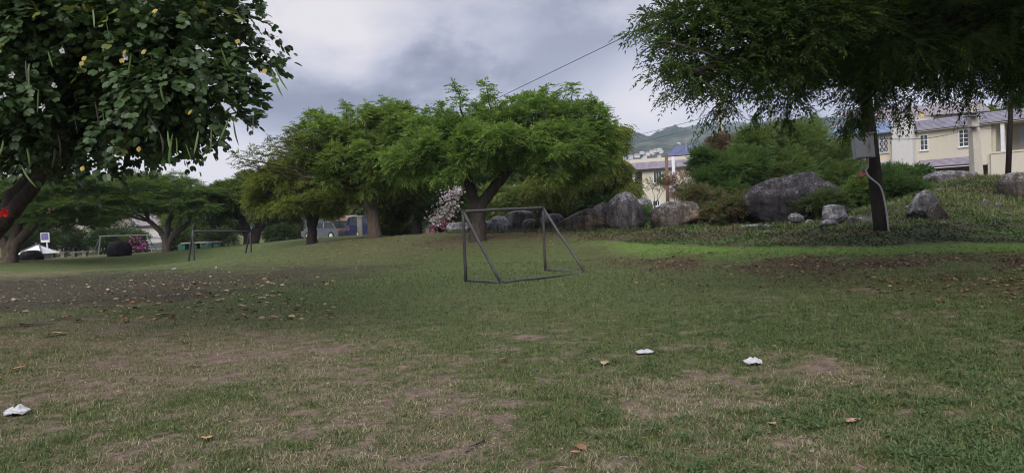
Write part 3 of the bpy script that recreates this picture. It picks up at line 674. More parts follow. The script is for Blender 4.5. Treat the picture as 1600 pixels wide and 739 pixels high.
# --- near left bauhinia
BAU = dict(pairs=4, slen=.30, ll=.084, lw=.075, droop=.42, c0=(.026, .052, .022), c1=(.058, .098, .034), c2=(.12, .15, .035), p2=.06, sub=9, subr=.42, cflat=.8, T=T_ROUND, ang=1.0, zj=.45, up=.05, limb=.8)
yellow_spots = [(133,88),(128,96),(196,78),(190,92),(227,78),(246,15),(415,108),(300,172),(128,260),(370,62),(215,230)]
pods = [(40,95),(46,100),(115,175),(250,130),(235,85),(85,232),(42,232),(35,262),(5,220),(165,30),(205,85),(345,75),(430,105),(425,112),(365,190),(358,185),(395,178),(262,205),(270,210),(275,215),(268,222),(330,200),(250,210),(75,80),
        (160,170),(230,180),(290,225),(225,250),(310,205),(90,210),(145,15),(148,160),(195,140),(60,140)]
blooms = [(98,80),(197,90),(86,134),(20,118),(6,150),(68,168),(310,75)]
def bau_extra(tg, cg, r, root):
    # drooping outer twigs against the sky
    for (px, py, sx, sy, Y) in [(424,104,360,100,8.0),(404,148,350,160,8.2),(398,182,345,176,8.3),(376,112,330,95,8.0),(398,60,350,40,8.2),(384,28,330,15,8.2),(338,222,300,185,8.6),(392,128,345,120,8.1),(240,240,210,205,9.0),(180,262,150,225,9.4),(268,225,240,190,8.8),(395,-8,330,-10,8.2)]:
        e = at(px, py, Y); s = at(sx, sy, Y+.3); b = bez(s, e, .05, 6, r, .015); tg.tube(b, np.linspace(.011, .004, 6), 4)
        P = np.repeat(b[1:], 2, 0); n = len(P); a = np.repeat(unit(e-s)[None], n, 0)+r.normal(0, .5, (n, 3)); a[:, 2] -= .1
        sprays(cg, r, P+r.normal(0, .03, (n, 3)), a, 3, .16, .078, .070, .35, L(np.array(BAU['c0'])*1.1, np.array(BAU['c1'])*1.15, r.uniform(size=n)), T_ROUND, 1.0, .5)
    n = len(yellow_spots)
    P = np.array([at(px, py, 7.3+r.uniform(-.15, .5)) for px, py in yellow_spots])
    inst(cg, T_ROUND, P, np.c_[r.normal(0, .4, n), np.full(n, -.5), np.full(n, -1)], np.c_[r.normal(0, .3, n), -np.ones(n), np.ones(n)*.3], .044, .06, np.array((.30, .21, .02))*r.uniform(.7, 1.1, (n, 1)))
    for (px, py) in pods:
        p = at(px, py, 7.2+r.uniform(-.2, .5)); ln = r.uniform(.17, .26); d = unit(np.array([r.normal(0, .22), r.normal(0, .2), -1])); sd = unit(np.cross(d, [r.normal(), 1, .2])); k = r.uniform()
        g = Geo(); t = np.linspace(0, 1, 7); cv = r.uniform(-.06, .06); nn = np.cross(d, sd)
        wv = .0085*np.sin(np.clip(t*.96+.04, 0, 1)*PI)**.6+.0012
        cpts = p+np.outer(t*ln, d)+np.outer(cv*t*t, sd)
        V = np.concatenate([np.stack([c_+sd*w_, c_+nn*w_*.35, c_-sd*w_, c_-nn*w_*.35]) for c_, w_ in zip(cpts, wv)])
        F = [(i*4+q, i*4+(q+1) % 4, i*4+4+(q+1) % 4, i*4+4+q) for i in range(6) for q in range(4)]+[(3, 2, 1, 0), (24, 25, 26, 27)]
        g.add(V, F, (.085, .135, .035) if k < .62 else (.035, .030, .022)); g.build('seed_pod', M['leaf_gloss'], root)
    for (px, py) in blooms:
        p = at(px, py, 7.1+r.uniform(-.1, .4)); g = Geo(); a = np.arange(5)/5*2*PI+r.uniform(0, 1)
        Yd = np.c_[np.cos(a), np.full(5, -.7), np.sin(a)]
        inst(g, T_BROAD, p+Yd*.004, Yd+r.normal(0, .35, (5, 3)), np.c_[np.cos(a)*.5, -np.ones(5), np.sin(a)*.5]+r.normal(0, .3, (5, 3)), .034, r.uniform(.026, .040), (.46, .45, .46)); g.build('blossom', M['petal'], root)
    p = at(5, 333, 9.2); g = Geo(); q_ = rdir(r, 26); inst(g, T_BROAD, p+q_*.015, q_, rdir(r, 26), .035, .055, (.6, .03, .02))
    tg.tube(bez(at(-30, 352, 9.6), p, .05, 5), .006, 4); ro = g.build('blossom', M['petal'], root); ro['label'] = 'bright red blossom at the left edge low by the trunk'
c0 = gb(-90, 12.0)
tree('bauhinia_tree', 'big dark round leaved tree with pods and white blossoms leaning in from the left', 'tree', c0,
     [[c0-np.array([0, 0, .2]), at(-45, 372, 12), at(2, 335, 12), at(38, 285, 12), at(75, 235, 11.5)], [c0-np.array([0, 0, .2]), at(-30, 380, 12), at(22, 332, 11.7), at(58, 282, 11.4), at(120, 220, 10.5)], [c0-np.array([0, 0, .2]), at(-60, 330, 12.4), at(-80, 270, 12.6)]], .19,
     [B(40,60,9.5,105),B(140,40,9,100),B(235,45,8.7,75),B(300,30,8.5,48),B(60,150,9.3,95),B(165,135,9,85),B(245,110,8.6,60),B(305,100,8.4,34),B(318,145,8.5,28),B(0,185,10,48),B(100,200,9.6,48),B(190,185,9.2,38),B(260,165,8.7,34),B(320,60,8.6,36),
      B(140,220,9.8,22),B(85,222,10.2,22),B(30,110,11.5,120),B(180,70,11,105),B(120,145,11.5,80),B(-80,120,10,120),B(-90,160,11,75),B(120,-120,9.5,120),B(270,-90,9,90),B(-60,-60,10,140),B(20,-150,11.5,160),B(200,-180,11.5,150),B(-120,20,12.5,170),B(10,150,11.5,65),B(60,30,13,140),B(200,0,12.5,95)],
     25000, 31, BAU, None, 'bark_dark', 'leaf_gloss', bau_extra)

# --- near right neem, its trunk outside the frame
NN = dict(pairs=6, slen=.26, ll=.078, lw=.026, droop=.28, c0=(.028, .056, .017), c1=(.070, .115, .030), c2=(.13, .17, .04), p2=.06, sub=8, subr=.5, cflat=.6, up=.02, limb=1.2, twig=1.5, ang=.9, zj=.5)
def nn_extra(tg, cg, r, root):
    for (px, py, sx, sy, Y, w_) in [(988,52,1090,12,10,.012),(1000,35,1100,-5,10.2,.012),(1030,66,1120,92,10,.026),(1026,100,1100,110,10,.01),(1045,120,1110,120,10.2,.01),(1075,140,1130,110,10.4,.01),(1105,185,1150,140,11,.01),(1125,192,1150,150,11.2,.01),(1328,205,1345,170,13,.012),(1345,196,1352,160,13.2,.012),
                                   (1400,182,1395,140,12.5,.01),(1375,172,1385,130,12.5,.01),(1480,155,1490,120,12.5,.01),(1180,190,1200,150,12,.01),(1230,195,1230,160,12,.01),(1420,180,1425,150,12.5,.01),(1510,168,1520,130,12.5,.01),(1595,150,1590,110,12.5,.01),(1318,200,1335,165,13,.01)]:
        e = at(px, py, Y); s = at(sx, sy, Y+.2); b = bez(s, e, .06, 6, r, .015); tg.tube(b, np.linspace(w_, w_*.55, 6), 5)
        if w_ > .02: b = b[3:]
        P = np.repeat(b[1:], 5, 0); n = len(P); a = np.repeat(unit(e-s)[None], n, 0)+r.normal(0, .6, (n, 3)); a[:, 2] -= .2
        sprays(cg, r, P+r.normal(0, .05, (n, 3)), a, 6, .24, .075, .022, .38, L(np.array(NN['c0'])*1.1, np.array(NN['c1'])*1.2, r.uniform(size=n)), T_LEAFLET, .85, .5)
c0 = gb(1790, 14.5)
tree('neem_tree', 'dark overhanging neem tree filling the upper right corner above the utility pole', 'tree', c0,
     [[c0-np.array([0, 0, .3]), at(1780, 250, 14.5), at(1740, 120, 14.2), at(1690, 30, 14)], [c0-np.array([0, 0, .3]), at(1800, 240, 14.6), at(1830, 100, 15)]], .36,
     [B(1075,45,10.2,58),B(1110,95,10.4,48),B(1075,115,10.2,28),B(1160,50,10.8,66),B(1150,115,11,40),B(1215,90,11.2,58),B(1230,40,10.6,80),B(1240,140,11.8,30),B(1180,140,11.5,22),B(1300,45,11,75),B(1310,120,12.5,50),B(1395,40,11.5,76),
      B(1390,100,12.5,38),B(1338,160,13,20),B(1480,40,12,90),B(1470,100,12.6,32),B(1560,35,12,84),B(1560,95,12.6,32),B(1640,50,12.5,100),B(1300,20,14,120),B(1420,40,14.5,100),B(1540,30,15,110),B(1350,90,15,60),B(1480,90,15.5,55),B(1240,70,13.5,65),
      B(1130,-60,10.5,80),B(1260,-80,11,120),B(1420,-100,12,150),B(1580,-100,12.5,160),B(1700,-40,13,150),B(1380,-150,15,180),B(1560,-150,16,180),B(1730,70,15,100),B(1600,95,16,60),B(1480,-330,8.5,190),B(1700,-250,8,200),B(1620,-560,9,260),B(1380,-420,10.5,200),B(1850,-100,8.5,160),B(1300,-260,11,140),B(1400,105,14.5,42),B(1300,110,13.8,46),B(1490,100,15,42),B(1215,115,12.8,42),B(1560,110,15,40),B(1350,130,14,36)],  # near overhead lobes out of frame are added to block sun and sky light
     58000, 37, NN, None, 'bark_dark', 'leaf_fine', nn_extra)

# --- shrubs and small trees among the rocks
def shrub(name, label, cat, px, pyb, Y, blobs, n, seed, pr, group=None, bark='bark', leaf='leaf_fine'):
    b = at(px, pyb, Y)
    return tree(name, label, cat, b, [[b-np.array([0, 0, .3]), b+np.array([0, 0, .25]), b+np.array([.05, 0, .5])]], .07, [B(*q) for q in blobs], n, seed, pr, group, bark, leaf)
SH = dict(pairs=5, slen=.38, ll=.12, lw=.045, droop=.2, c0=(.042, .080, .024), c1=(.085, .145, .038), sub=9, subr=.5, cflat=.7, up=.25, twig=.8, limb=.5)
FE = dict(pairs=8, slen=.55, ll=.15, lw=.028, droop=.15, c0=(.075, .120, .04), c1=(.15, .215, .07), c2=(.2, .22, .09), p2=.06, sub=10, subr=.5, cflat=.8, up=.35, ang=.55, twig=.8, limb=.5)
shrub('shrub', 'dense deep green shrub beneath the navy roof left of the big boulder', 'shrub', 1125, 350, 34, [(1100,265,34,32),(1135,262,34,36),(1165,270,34.5,32),(1115,295,33.5,34),(1155,305,33.5,34),(1150,335,33.5,26),(1162,252,35,18)], 6840, 51, SH)
shrub('shrub', 'brownish olive shrub spilling down between the two largest boulders', 'shrub', 1110, 352, 31.5, [(1105,318,31.5,20),(1128,330,31,19),(1098,340,31,13),(1142,312,32,14),(1115,345,31,12),(1085,305,32,9)], 2400, 53, dict(SH, c0=(.055, .075, .032), c1=(.125, .135, .06), c2=(.21, .14, .09), p2=.22, subr=.4))
shrub('feathery_tree', 'feathery light green small tree rising behind the biggest boulder', 'tree', 1245, 330, 36.5, [(1195,235,36.5,34),(1240,225,37,36),(1285,235,37,36),(1320,255,36.5,30),(1215,268,36,34),(1265,268,36,36),(1310,285,36,28),(1340,285,36.5,20),(1190,275,36,22),(1205,212,37,20),(1262,210,37.5,22)], 11700, 57, FE)
shrub('shrub', 'dark green shrub between the utility pole and the pale wall', 'shrub', 1405, 318, 31, [(1395,288,31,20),(1412,282,31.5,17),(1402,305,30.5,21),(1422,304,31,13)], 3960, 59, dict(SH, c1=(.07, .115, .035)))
shrub('bougainvillea', 'small shrub with pink flowers just left of the utility pole', 'shrub', 1350, 325, 31, [(1352,300,31,17),(1345,318,30.5,14),(1362,310,31,12)], 1620, 61, dict(SH, c0=(.05, .09, .025), c1=(.10, .15, .035)))
g = Geo(); r = RS(62); P = np.array([at(1350+r.normal(0, 4), 268+r.normal(0, 7)+q*.8, 30.6) for q in range(18)]); inst(g, T_BROAD, P, rdir(r, 18), rdir(r, 18), .09, .12, np.array((.34, .03, .10))*r.uniform(.7, 1.2, (18, 1)))
tag(g.build('flowers', M['petal'], bpy.data.objects['bougainvillea']), kind='stuff'); gg = Geo()
gg.tube(bez(at(1352, 300, 31), at(1350, 262, 30.6), .1, 5), .02, 5); gg.build('flower_stem', M['bark'], bpy.data.objects['bougainvillea'])
shrub('broad_leaved_plant', 'glossy broad leaved plant against the cream wall above the flat grey boulder', 'plant', 1445, 300, 36, [(1432,274,36,6),(1436,284,36,7),(1430,290,36,6)], 756, 63, dict(SH, pairs=2, slen=.22, ll=.36, lw=.17, T=T_BROAD, c0=(.03, .075, .025), c1=(.07, .13, .035), subr=.35), leaf='leaf_gloss')
shrub('shrub', 'fresh light green shrub behind the tall pear shaped boulder', 'shrub', 945, 345, 36, [(935,305,36,18),(955,312,36,18),(925,320,36,14),(945,325,35.5,16),(1005,340,33.5,9)], 3060, 65, dict(SH, c0=(.065, .12, .045), c1=(.12, .19, .07), ll=.15, lw=.07))
shrub('shrub', 'thin low weed bush growing over the right end of the biggest boulder', 'shrub', 1275, 335, 29, [(1277,324,29,9),(1292,321,29,9),(1264,322,29,5)], 1260, 66, dict(SH, c0=(.05, .07, .03), c1=(.09, .12, .045)))
shrub('bare_shrub', 'thin reddish leaved small tree beside the rusty wooden pole', 'tree', 1052, 335, 45, [(1058,288,45,12),(1070,280,45,11),(1062,300,45,9)], 200, 67, dict(SH, c0=(.12, .06, .05), c1=(.2, .11, .09)))
shrub('small_tree', 'slender little tree with two stems in front of the cream house wall', 'tree', 1023, 330, 50, [(1036,285,50,7),(1017,290,50,5),(1042,292,50,6)], 170, 68, dict(SH, c0=(.05, .075, .03), c1=(.09, .115, .05), limb=1.5))
shrub('creeper', 'brown dry creeper hanging on the white pole above the shrubs', 'creeper', 1122, 240, 43, [(1122,225,43,8),(1133,228,43,7),(1117,232,43,7)], 756, 69, dict(SH, c0=(.10, .065, .05), c1=(.17, .11, .085)))
shrub('hedge_bush', 'low clipped green bush right of the leaning neem trunk', 'bush', 618, 368, 44, [(605,352,44,15),(620,355,44,14),(632,357,43.5,11)], 2880, 71, dict(SH, ll=.09, lw=.05, c0=(.055, .085, .03), c1=(.10, .14, .045)))
shrub('hedge_bush', 'pale green low bush left of the small gnarled trunk', 'bush', 640, 366, 46, [(635,352,46,13),(645,348,46,12)], 1620, 72, dict(SH, ll=.09, lw=.05, c0=(.07, .10, .04), c1=(.12, .15, .06)))
shrub('garden_shrub', 'tangled garden shrub with yellow leaves behind the streaked boulders', 'shrub', 800, 345, 44, [(790,320,44,22),(820,310,44,22),(770,325,43,16),(845,318,44,18),(760,305,44,16),(865,325,45,14)], 4680, 73, dict(SH, c0=(.06, .10, .032), c1=(.13, .18, .05), c2=(.36, .34, .16), p2=.10))
shrub('croton_bush', 'red and yellow leaved bush before the orange wall', 'bush', 872, 340, 47, [(862,318,47,11),(880,312,47,12),(892,320,47,9)], 900, 74, dict(SH, c0=(.2, .09, .04), c1=(.22, .2, .06), ll=.16, lw=.08))
# hedges and bushes of the far left gardens
BS = dict(SH, ll=.16, lw=.08, slen=.5, subr=.6)
for (px, pyb, Y, w_, h_, s, c1, lab) in [(120,392,78,20,20,81,(.06,.10,.03),'round green bush behind the two concrete benches'),(165,390,74,16,24,82,(.05,.09,.03),'tall dark bush beyond the swing frame left leg'),
        (35,392,66,26,24,83,(.045,.08,.025),'dark hedge bush beyond the low pale roof'),(285,388,76,22,18,84,(.06,.085,.03),'bush behind the pale trunked poinciana'),(345,384,74,24,20,85,(.06,.09,.03),'olive bush beyond the green concrete tables'),(440,376,66,26,18,86,(.055,.09,.035),'bush behind the earth mound'),
        (98,393,76,16,38,181,(.06,.09,.03),'tall green bush at the left end of the beige house wall'),(160,391,82,18,42,182,(.05,.085,.03),'tall bushy shrub between the beige and the pale house'),(62,393,70,22,36,183,(.045,.075,.025),'tall dark bush behind the sign post'),(196,390,88,14,34,184,(.05,.08,.03),'bush left of the magenta flowers'),
        (215,388,96,26,20,88,(.07,.11,.035),'leafy bush right of the pink flowers')]:
    shrub('garden_bush', lab, 'bush', px, pyb, Y, [(px-w_*.4,pyb-h_*.45,Y,h_*.55),(px+w_*.4,pyb-h_*.4,Y,h_*.5),(px,pyb-h_*.75,Y,h_*.5)], 900, s, dict(BS, c0=tuple(v*.6 for v in c1), c1=c1), 'bushes of the far gardens')
# flowering bougainvillea hedges
def flowers(root, pts, n, cols, Y, sz, seed):
    r = RS(seed); g = Geo(); pts = np.array(pts, float); k = r.randint(0, len(pts), n)
    P = np.array([at(pts[q, 0]+r.normal(0, pts[q, 2]*.5), pts[q, 1]+r.normal(0, pts[q, 2]*.5), Y-.35-abs(r.normal(0, .35))) for q in k])
    cols = np.array(cols)[r.randint(0, len(cols), n)]*r.uniform(.75, 1.1, (n, 1)); inst(g, T_BROAD, P, rdir(r, n), rdir(r, n)+np.array([0, -.6, .5]), sz, sz*1.2, cols); tag(g.build('flowers', M['petal'], root), kind='stuff')
o = shrub('bougainvillea', 'white and pink flowering bougainvillea bush left of the goal frame', 'shrub', 692, 368, 38.5, [(700,315,38.5,20),(690,335,38.5,20),(705,345,38.5,20),(682,352,38.5,14),(712,328,39,16),(715,300,39,12)], 3420, 91, dict(SH, c1=(.075, .12, .04)))
flowers(o, [(702,308,14),(690,328,14),(708,322,12),(680,345,10),(700,340,12),(716,300,9)], 900, [(.62, .58, .54), (.66, .62, .6), (.55, .46, .46)], 38.3, .11, 92)
flowers(o, [(692,350,9),(676,362,8),(700,352,9),(712,356,8)], 170, [(.38, .06, .18), (.45, .2, .28)], 38.2, .11, 93)
o = shrub('bougainvillea', 'magenta flowering bush under the right end of the swing frame', 'shrub', 208, 394, 72, [(202,382,72,10),(212,386,72,10),(215,374,72,10)], 700, 94, dict(BS, c1=(.07, .1, .03)))
flowers(o, [(200,380,9),(208,389,9),(216,375,9),(222,384,8)], 150, [(.27, .05, .18), (.33, .12, .23)], 71.6, .20, 95)

# ================================================================ ROCKS
import bmesh
def _ico(sub):
    bm = bmesh.new(); bmesh.ops.create_icosphere(bm, subdivisions=sub, radius=1)
    V = np.array([v.co[:] for v in bm.verts]); F = np.array([[v.index for v in f.verts] for f in bm.faces]); bm.free(); return unit(V), F
ICO = {k: _ico(k) for k in (3, 4, 5)}
def rock(name, label, px, pyb, Y, wpx, hpx, seed, mat, depth=.8, tilt=0.0, planes=13, cut=(.62, .95), rough=.10, sub=5, sink=.22, group=None, pear=0.0, prof=None):
    r = RS(seed); V, F = ICO[sub]
    n = rdir(r, planes); h = r.uniform(*cut, planes)
    n = np.r_[n, [[0, 0, 1], [1, 0, 0], [-1, 0, 0], [0, -1, 0]]]; h = np.r_[h, [.92]*4]
    dn = V @ n.T; rad = np.where(dn > .05, h/np.maximum(dn, .05), 9); rad = -np.log(np.exp(-34*np.minimum(rad, 1.08)).sum(1)+np.exp(-34*1.02))/34
    rg = 1-np.abs(fbm3(V*2.6+seed*3.1, seed+7, 4)-.5)*4
    rad = rad*(1+rough*(fbm3(V*1.5+seed, seed)-.5)*3.2+rough*1.5*(fbm3(V*4.5+seed, seed+3)-.5)+rough*.8*(fbm3(V*13, seed+5)-.5)-rough*.55*np.clip(rg, 0, 1)**4)
    P = V*rad[:, None]
    if pear: P[:, :2] *= (1+pear*P[:, 2:3])
    ct, st = math.cos(tilt), math.sin(tilt)
    P = np.c_[P[:, 0]*ct-P[:, 2]*st, P[:, 1], P[:, 0]*st+P[:, 2]*ct]
    P = (P-P.min(0))/(P.max(0)-P.min(0))*2-1
    if prof is not None:
        bi = np.clip(((P[:, 0]+1)*20).astype(int), 0, 39); top = np.full(40, -1.0); np.maximum.at(top, bi, P[:, 2])
        top = np.convolve(np.r_[top[0], top, top[-1]], [.25, .5, .25], 'valid'); cur = np.interp(P[:, 0], (np.arange(40)+.5)/20-1, top)
        want = np.interp(P[:, 0], [q[0] for q in prof], [(q[1]*(1)+sink)/(1+sink)*2-1 for q in prof])
        P[:, 2] = -1+(P[:, 2]+1)*np.clip((want+1)/np.maximum(cur+1, .12), 0, 5)
    k = mpp(Y); th = math.atan2(ray(px, pyb)[0], 1); W, H = wpx*k/2*math.cos(th), hpx*k*(1+sink)/2
    c = at(px, pyb-hpx, Y); ctr = np.array([c[0], Y+W*depth*.3, c[2]-H])
    P = P*np.array([W, W*depth, H]); P = np.c_[P[:, 0]*math.cos(th)+P[:, 1]*math.sin(th), -P[:, 0]*math.sin(th)+P[:, 1]*math.cos(th), P[:, 2]]
    g = Geo(); g.add(P+ctr, [F])
    o = g.build(name, M[mat], None, True, origin=np.array([ctr[0], ctr[1], ctr[2]-H])); return tag(o, label, 'boulder' if wpx > 22 else 'rock', group)
rock('boulder', 'tall pear shaped grey boulder standing on its narrow end', 976, 360, 32, 64, 62, 1, 'rock', .8, .12, 16, rough=.11, pear=.22, prof=[(-1,.5),(-.75,.76),(-.3,.94),(.1,1),(.5,.88),(.85,.6),(1,.35)])
rock('boulder', 'long wedge shaped brown boulder sloping down to the left of the pear shaped one', 908, 360, 32.6, 98, 34, 2, 'rock_brown', .5, -.12, 12, prof=[(-1,.15),(-.6,.5),(-.2,.8),(.25,1),(.6,.95),(.85,.6),(1,.2)])
rock('boulder', 'rounded grey boulder behind the right post of the near goal', 862, 361, 33, 40, 27, 3, 'rock', .8)
rock('boulder', 'small smooth rounded boulder between the streaked rocks and the goal post', 828, 364, 33.5, 27, 22, 4, 'rock_brown', .8, 0, 6, (.85, 1.0), .05)
rock('boulder', 'blocky dark grey boulder rising behind the small smooth one', 812, 362, 35, 44, 34, 5, 'rock', .8)
rock('boulder', 'pale boulder with white swirling streaks beneath the goal crossbar', 780, 365, 34, 38, 28, 6, 'rock_streak', .8)
rock('boulder', 'low pale flat boulder beside the white flowering bush', 718, 366, 35, 44, 19, 7, 'rock_pale', .7)
rock('boulder', 'pale boulder half hidden at the right of the big neem trunk', 757, 366, 34, 24, 20, 8, 'rock_pale', .7)
rock('boulder', 'mauve brown boulder with a dry top behind the streaked rocks', 845, 352, 37, 46, 26, 9, 'rock_brown', .7)
rock('boulder', 'wide dome shaped brown boulder with pale lichen left of the olive shrub', 1057, 358, 31, 86, 44, 10, 'rock_brown', .7, 0, 9, (.72, .98))
rock('boulder', 'huge dark boulder streaked with white lichen, the largest in the field', 1236, 356, 30, 176, 86, 11, 'rock_dark', .55, -.06, 11, (.66, .95), .14, prof=[(-1,.25),(-.88,.58),(-.65,.78),(-.42,.89),(0,.95),(.38,1.02),(.5,.96),(.62,.86),(.85,.74),(1,.45)])
rock('boulder', 'pale crumbling rock behind the right shoulder of the pear shaped boulder', 1006, 348, 34, 36, 40, 12, 'rock_pale', .8, .3)
rock('boulder', 'brown wedge rock leaning behind the left of the pear shaped boulder', 940, 352, 34, 34, 36, 21, 'rock_brown', .8, .2)
rock('boulder', 'pale angular limestone block jutting from the knoll', 1443, 342, 24, 58, 46, 13, 'rock_pale', .6, .35, 12, (.5, .85), .2, prof=[(-1,.1),(-.7,.5),(-.3,.86),(.2,1),(.7,.8),(1,.45)])
rock('boulder', 'thin brown slab lying against the limestone block', 1466, 346, 23.6, 40, 30, 14, 'rock_brown', .5, .6, 10, (.4, .8), .1)
rock('boulder', 'broad flat grey boulder on top of the knoll before the house', 1484, 290, 33, 98, 24, 15, 'rock', .6, .05, 8, (.7, 1), .08)
rock('boulder', 'smooth brown grey boulder at the right edge on the knoll', 1594, 305, 27, 64, 36, 16, 'rock_brown', .8, 0, 6, (.85, 1), .06)
rock('boulder', 'mossy boulder with a dark red hollow in the rock pile left of the utility pole', 1306, 345, 26, 42, 26, 17, 'rock_pale', .8, .2)
rock('boulder', 'blue grey angular rock at the foot of the mossy one', 1296, 358, 25, 32, 15, 18, 'rock_pale', .8, 0, 9, (.5, .85))
rock('rock', 'small lumpy grey brown rock nearest the left side of the utility pole', 1333, 353, 25, 20, 15, 19, 'rock_brown', .8)
rock('boulder', 'pale elongated slab tilted behind the utility pole', 1354, 352, 25, 40, 13, 20, 'rock_pale', .5, .28, 8, (.5, .9))
rock('boulder', 'small pale rounded rock at the right foot of the huge dark boulder', 1244, 346, 28, 26, 13, 22, 'rock_pale', .8)
rock('rock', 'small grey rock just right of the utility pole foot', 1397, 360, 22.5, 22, 11, 23, 'rock', .8)
rock('rock', 'flat pale stone sheet low before the huge dark boulder', 1185, 358, 29, 60, 8, 24, 'rock_pale', .4)
rock('boulder', 'white grey ledge of rock at the foot of the pale house wall', 1433, 300, 33, 40, 18, 25, 'rock_pale', .6, .2)
rock('boulder', 'large black rounded rock in front of the swing frame', 184, 402, 47, 40, 26, 26, 'rock_black', .7, 0, 6, (.85, 1), .06)
rock('boulder', 'low black rounded rock before the small pale roof', 47, 409, 44, 40, 18, 27, 'rock_black', .7, 0, 6, (.85, 1), .06)
r = RS(300)
for (px, py) in [(1420,326),(1515,291),(1500,310),(1555,340),(1575,336),(1540,318),(1475,352),(1508,352),(1452,356),(1560,322),(1470,300),(1200,366),(1265,350),(1238,352),(1408,352)]:
    p = hit(px, py, 15); s = r.uniform(6, 12)
    rock('stone', 'small pale stone half buried in the creeping ground cover', px, py+2, p[1], s*1.4, s*.8, 310+px % 97, 'rock_pale', .8, sub=3, group='stones on the knoll')

# ================================================================ FOOTBALL GOALS
def goal(label, fl, fr, rl, rr, h, rad, base=True, stub=False):
    root = thing('football_goal', label, 'goal', (fl+fr)/2, 'small pipe goals')
    up = np.array([0, 0, 1.0]); tl, tr = fl+up*h[0], fr+up*h[1]
    def bar(n, a, b, k=1.0):
        g = Geo(); q = np.linspace(0, 1, 6)[:, None]; pts = a+(b-a)*q; pts[1:-1] += RS(int(abs(a[0]*100))).normal(0, .004, (4, 3)); g.tube(pts, rad*k, 10); return g.build(n, M['pipe'], root, True)
    e = unit(tr-tl)*.01
    bar('post', fl-up*.03, tl+up*rad); bar('post', fr-up*.03, tr+up*rad); bar('crossbar', tl-e, tr+e)
    bar('brace', tl, rl, .92); bar('brace', tr, rr, .92)
    if base:
        z = up*.035; bar('ground_bar', fl+z, rl+z, .85); bar('ground_bar', rl+z, rr+z, .85); bar('ground_bar', fr+z, rr+z, .85)
        g = Geo()
        for p in (tl, tr): g = Geo(); g.tube([p-up*.05, p+up*.045], rad*1.35, 10); g.build('corner_joint', M['pipe'], root)
        for p in (rl, rr): g = Geo(); g.tube([p+up*.0, p+up*.075], rad*1.35, 10); g.build('corner_joint', M['pipe'], root)
        pass
    if stub: bar('post_stub', tl+up*rad*.5, tl+up*.26, .8)
    return root
goal('near dark pipe goal frame without a net in the middle of the lawn', at(728,440,19), at(852,423,21.5), at(784,443.5,18.1), at(916,428.5,20.3), (1.79, 1.82), .042)
goal('far dark pipe goal frame with a short stub on its left corner', at(304,417,36.5), at(393,410.5,39.5), gb(290, 37.2), gb(378, 40.3), (1.76, 1.66), .046, False, True)

# ================================================================ FURNITURE OF THE FAR LEFT
def bench(px, py, Y, wpx, label):
    b = at(px, py, Y); root = thing('concrete_bench', label, 'bench', b, 'concrete benches'); k = mpp(Y); w_ = wpx*k
    g = Geo(); g.box(b+np.array([0, 0, .42]), (w_, .42, .09)); g.build('seat', M['darkconcrete'], root)
    for s in (-1, 1):
        g = Geo(); g.box(b+np.array([s*w_*.33, 0, .17]), (.24, .34, .40)); g.build('leg', M['darkconcrete'], root)
bench(91, 404, 52, 27, 'concrete bench nearer the sign, left one of the pair'); bench(125, 403, 53, 26, 'concrete bench nearer the black rock, right one of the pair')
def table(px, py, Y, wpx, label, sup):
    b = at(px, py, Y); root = thing('concrete_table', label, 'table', b, 'green concrete tables'); w_ = wpx*mpp(Y)
    g = Geo(); g.box(b+np.array([0, 0, .68]), (w_, .9, .09)); g.build('table_top', M['darkconcrete'] if sup == 2 else M['concrete'], root)
    for i in range(sup):
        x = (i-(sup-1)/2)*w_*.5; g = Geo(); g.box(b+np.array([x, 0, .28]), (w_*.30, .7, .71)); g.build('pedestal', M['green_paint'], root)
table(305, 393, 58, 36, 'longer green concrete table with a pale top behind the far goal', 3); table(334, 391.5, 59, 22, 'shorter green concrete table behind the far goal crossbar', 2)
b = at(75, 399, 55); root = thing('sign', 'white sign board with a blue panel on a thin white post beside the benches', 'sign', b); k = mpp(55)
g = Geo(); g.tube([b-np.array([0, 0, .1]), b+np.array([-.03, 0, 21*k])], .055, 8); g.build('post', M['white'], root)
g = Geo(); c_ = b+np.array([-.1, -.07, 28*k]); g.box(c_, (13.5*k, .05, 15*k)); bo = g.build('board', M['white'], root)
g = Geo(); g.box(c_+np.array([0, -.03, .07]), (11*k, .03, 10.5*k)); g.build('panel', M['signblue'], bo)
b = at(192, 398, 63); root = thing('swing_frame', 'bare grey metal swing frame with splayed legs behind the black rock', 'swing frame', b)
tl, tr = at(157, 369, 63), at(229, 367.5, 63)
g = Geo(); g.tube([tl-np.array([.15, 0, 0]), tr+np.array([.15, 0, 0])], .045, 8); g.build('top_bar', M['steel_dark'], root)
for t_, px, Y in ((tl, 141, 63.6), (tl, 151, 61.6), (tr, 236, 61.6), (tr, 246, 63.6)):
    g = Geo(); e = gb(px, Y)-np.array([0, 0, .1]); g.tube([t_, e], .036, 8); g.build('leg', M['steel_dark'], root)
b = at(47, 407, 47); root = thing('pump_house', 'tiny low hut with a pale hipped roof behind the left black rock', 'hut', b); k = mpp(47)
g = Geo(); g.box(b+np.array([0, .8, .2]), (30*k, 1.0, .6)); g.build('wall', M['palewall'], root)
g = Geo(); w_, d_ = 21*k, .95; z0, z1 = .40, .95
P = [b+np.array(v) for v in [(-w_, .8-d_, z0), (w_, .8-d_, z0), (w_, .8+d_, z0), (-w_, .8+d_, z0), (-.05, .8, z1), (.12, .8, z1)]]
g.add(P, [(3, 2, 1, 0), (0, 1, 5, 4), (1, 2, 5), (2, 3, 4, 5), (3, 0, 4)])
rf = g.build('roof', M['white'], root); g = Geo()
for a_, c_ in ((0, 4), (1, 5)): g.tube([P[a_]+np.array([0, 0, .03]), P[c_]+np.array([0, 0, .03])], .05, 5)
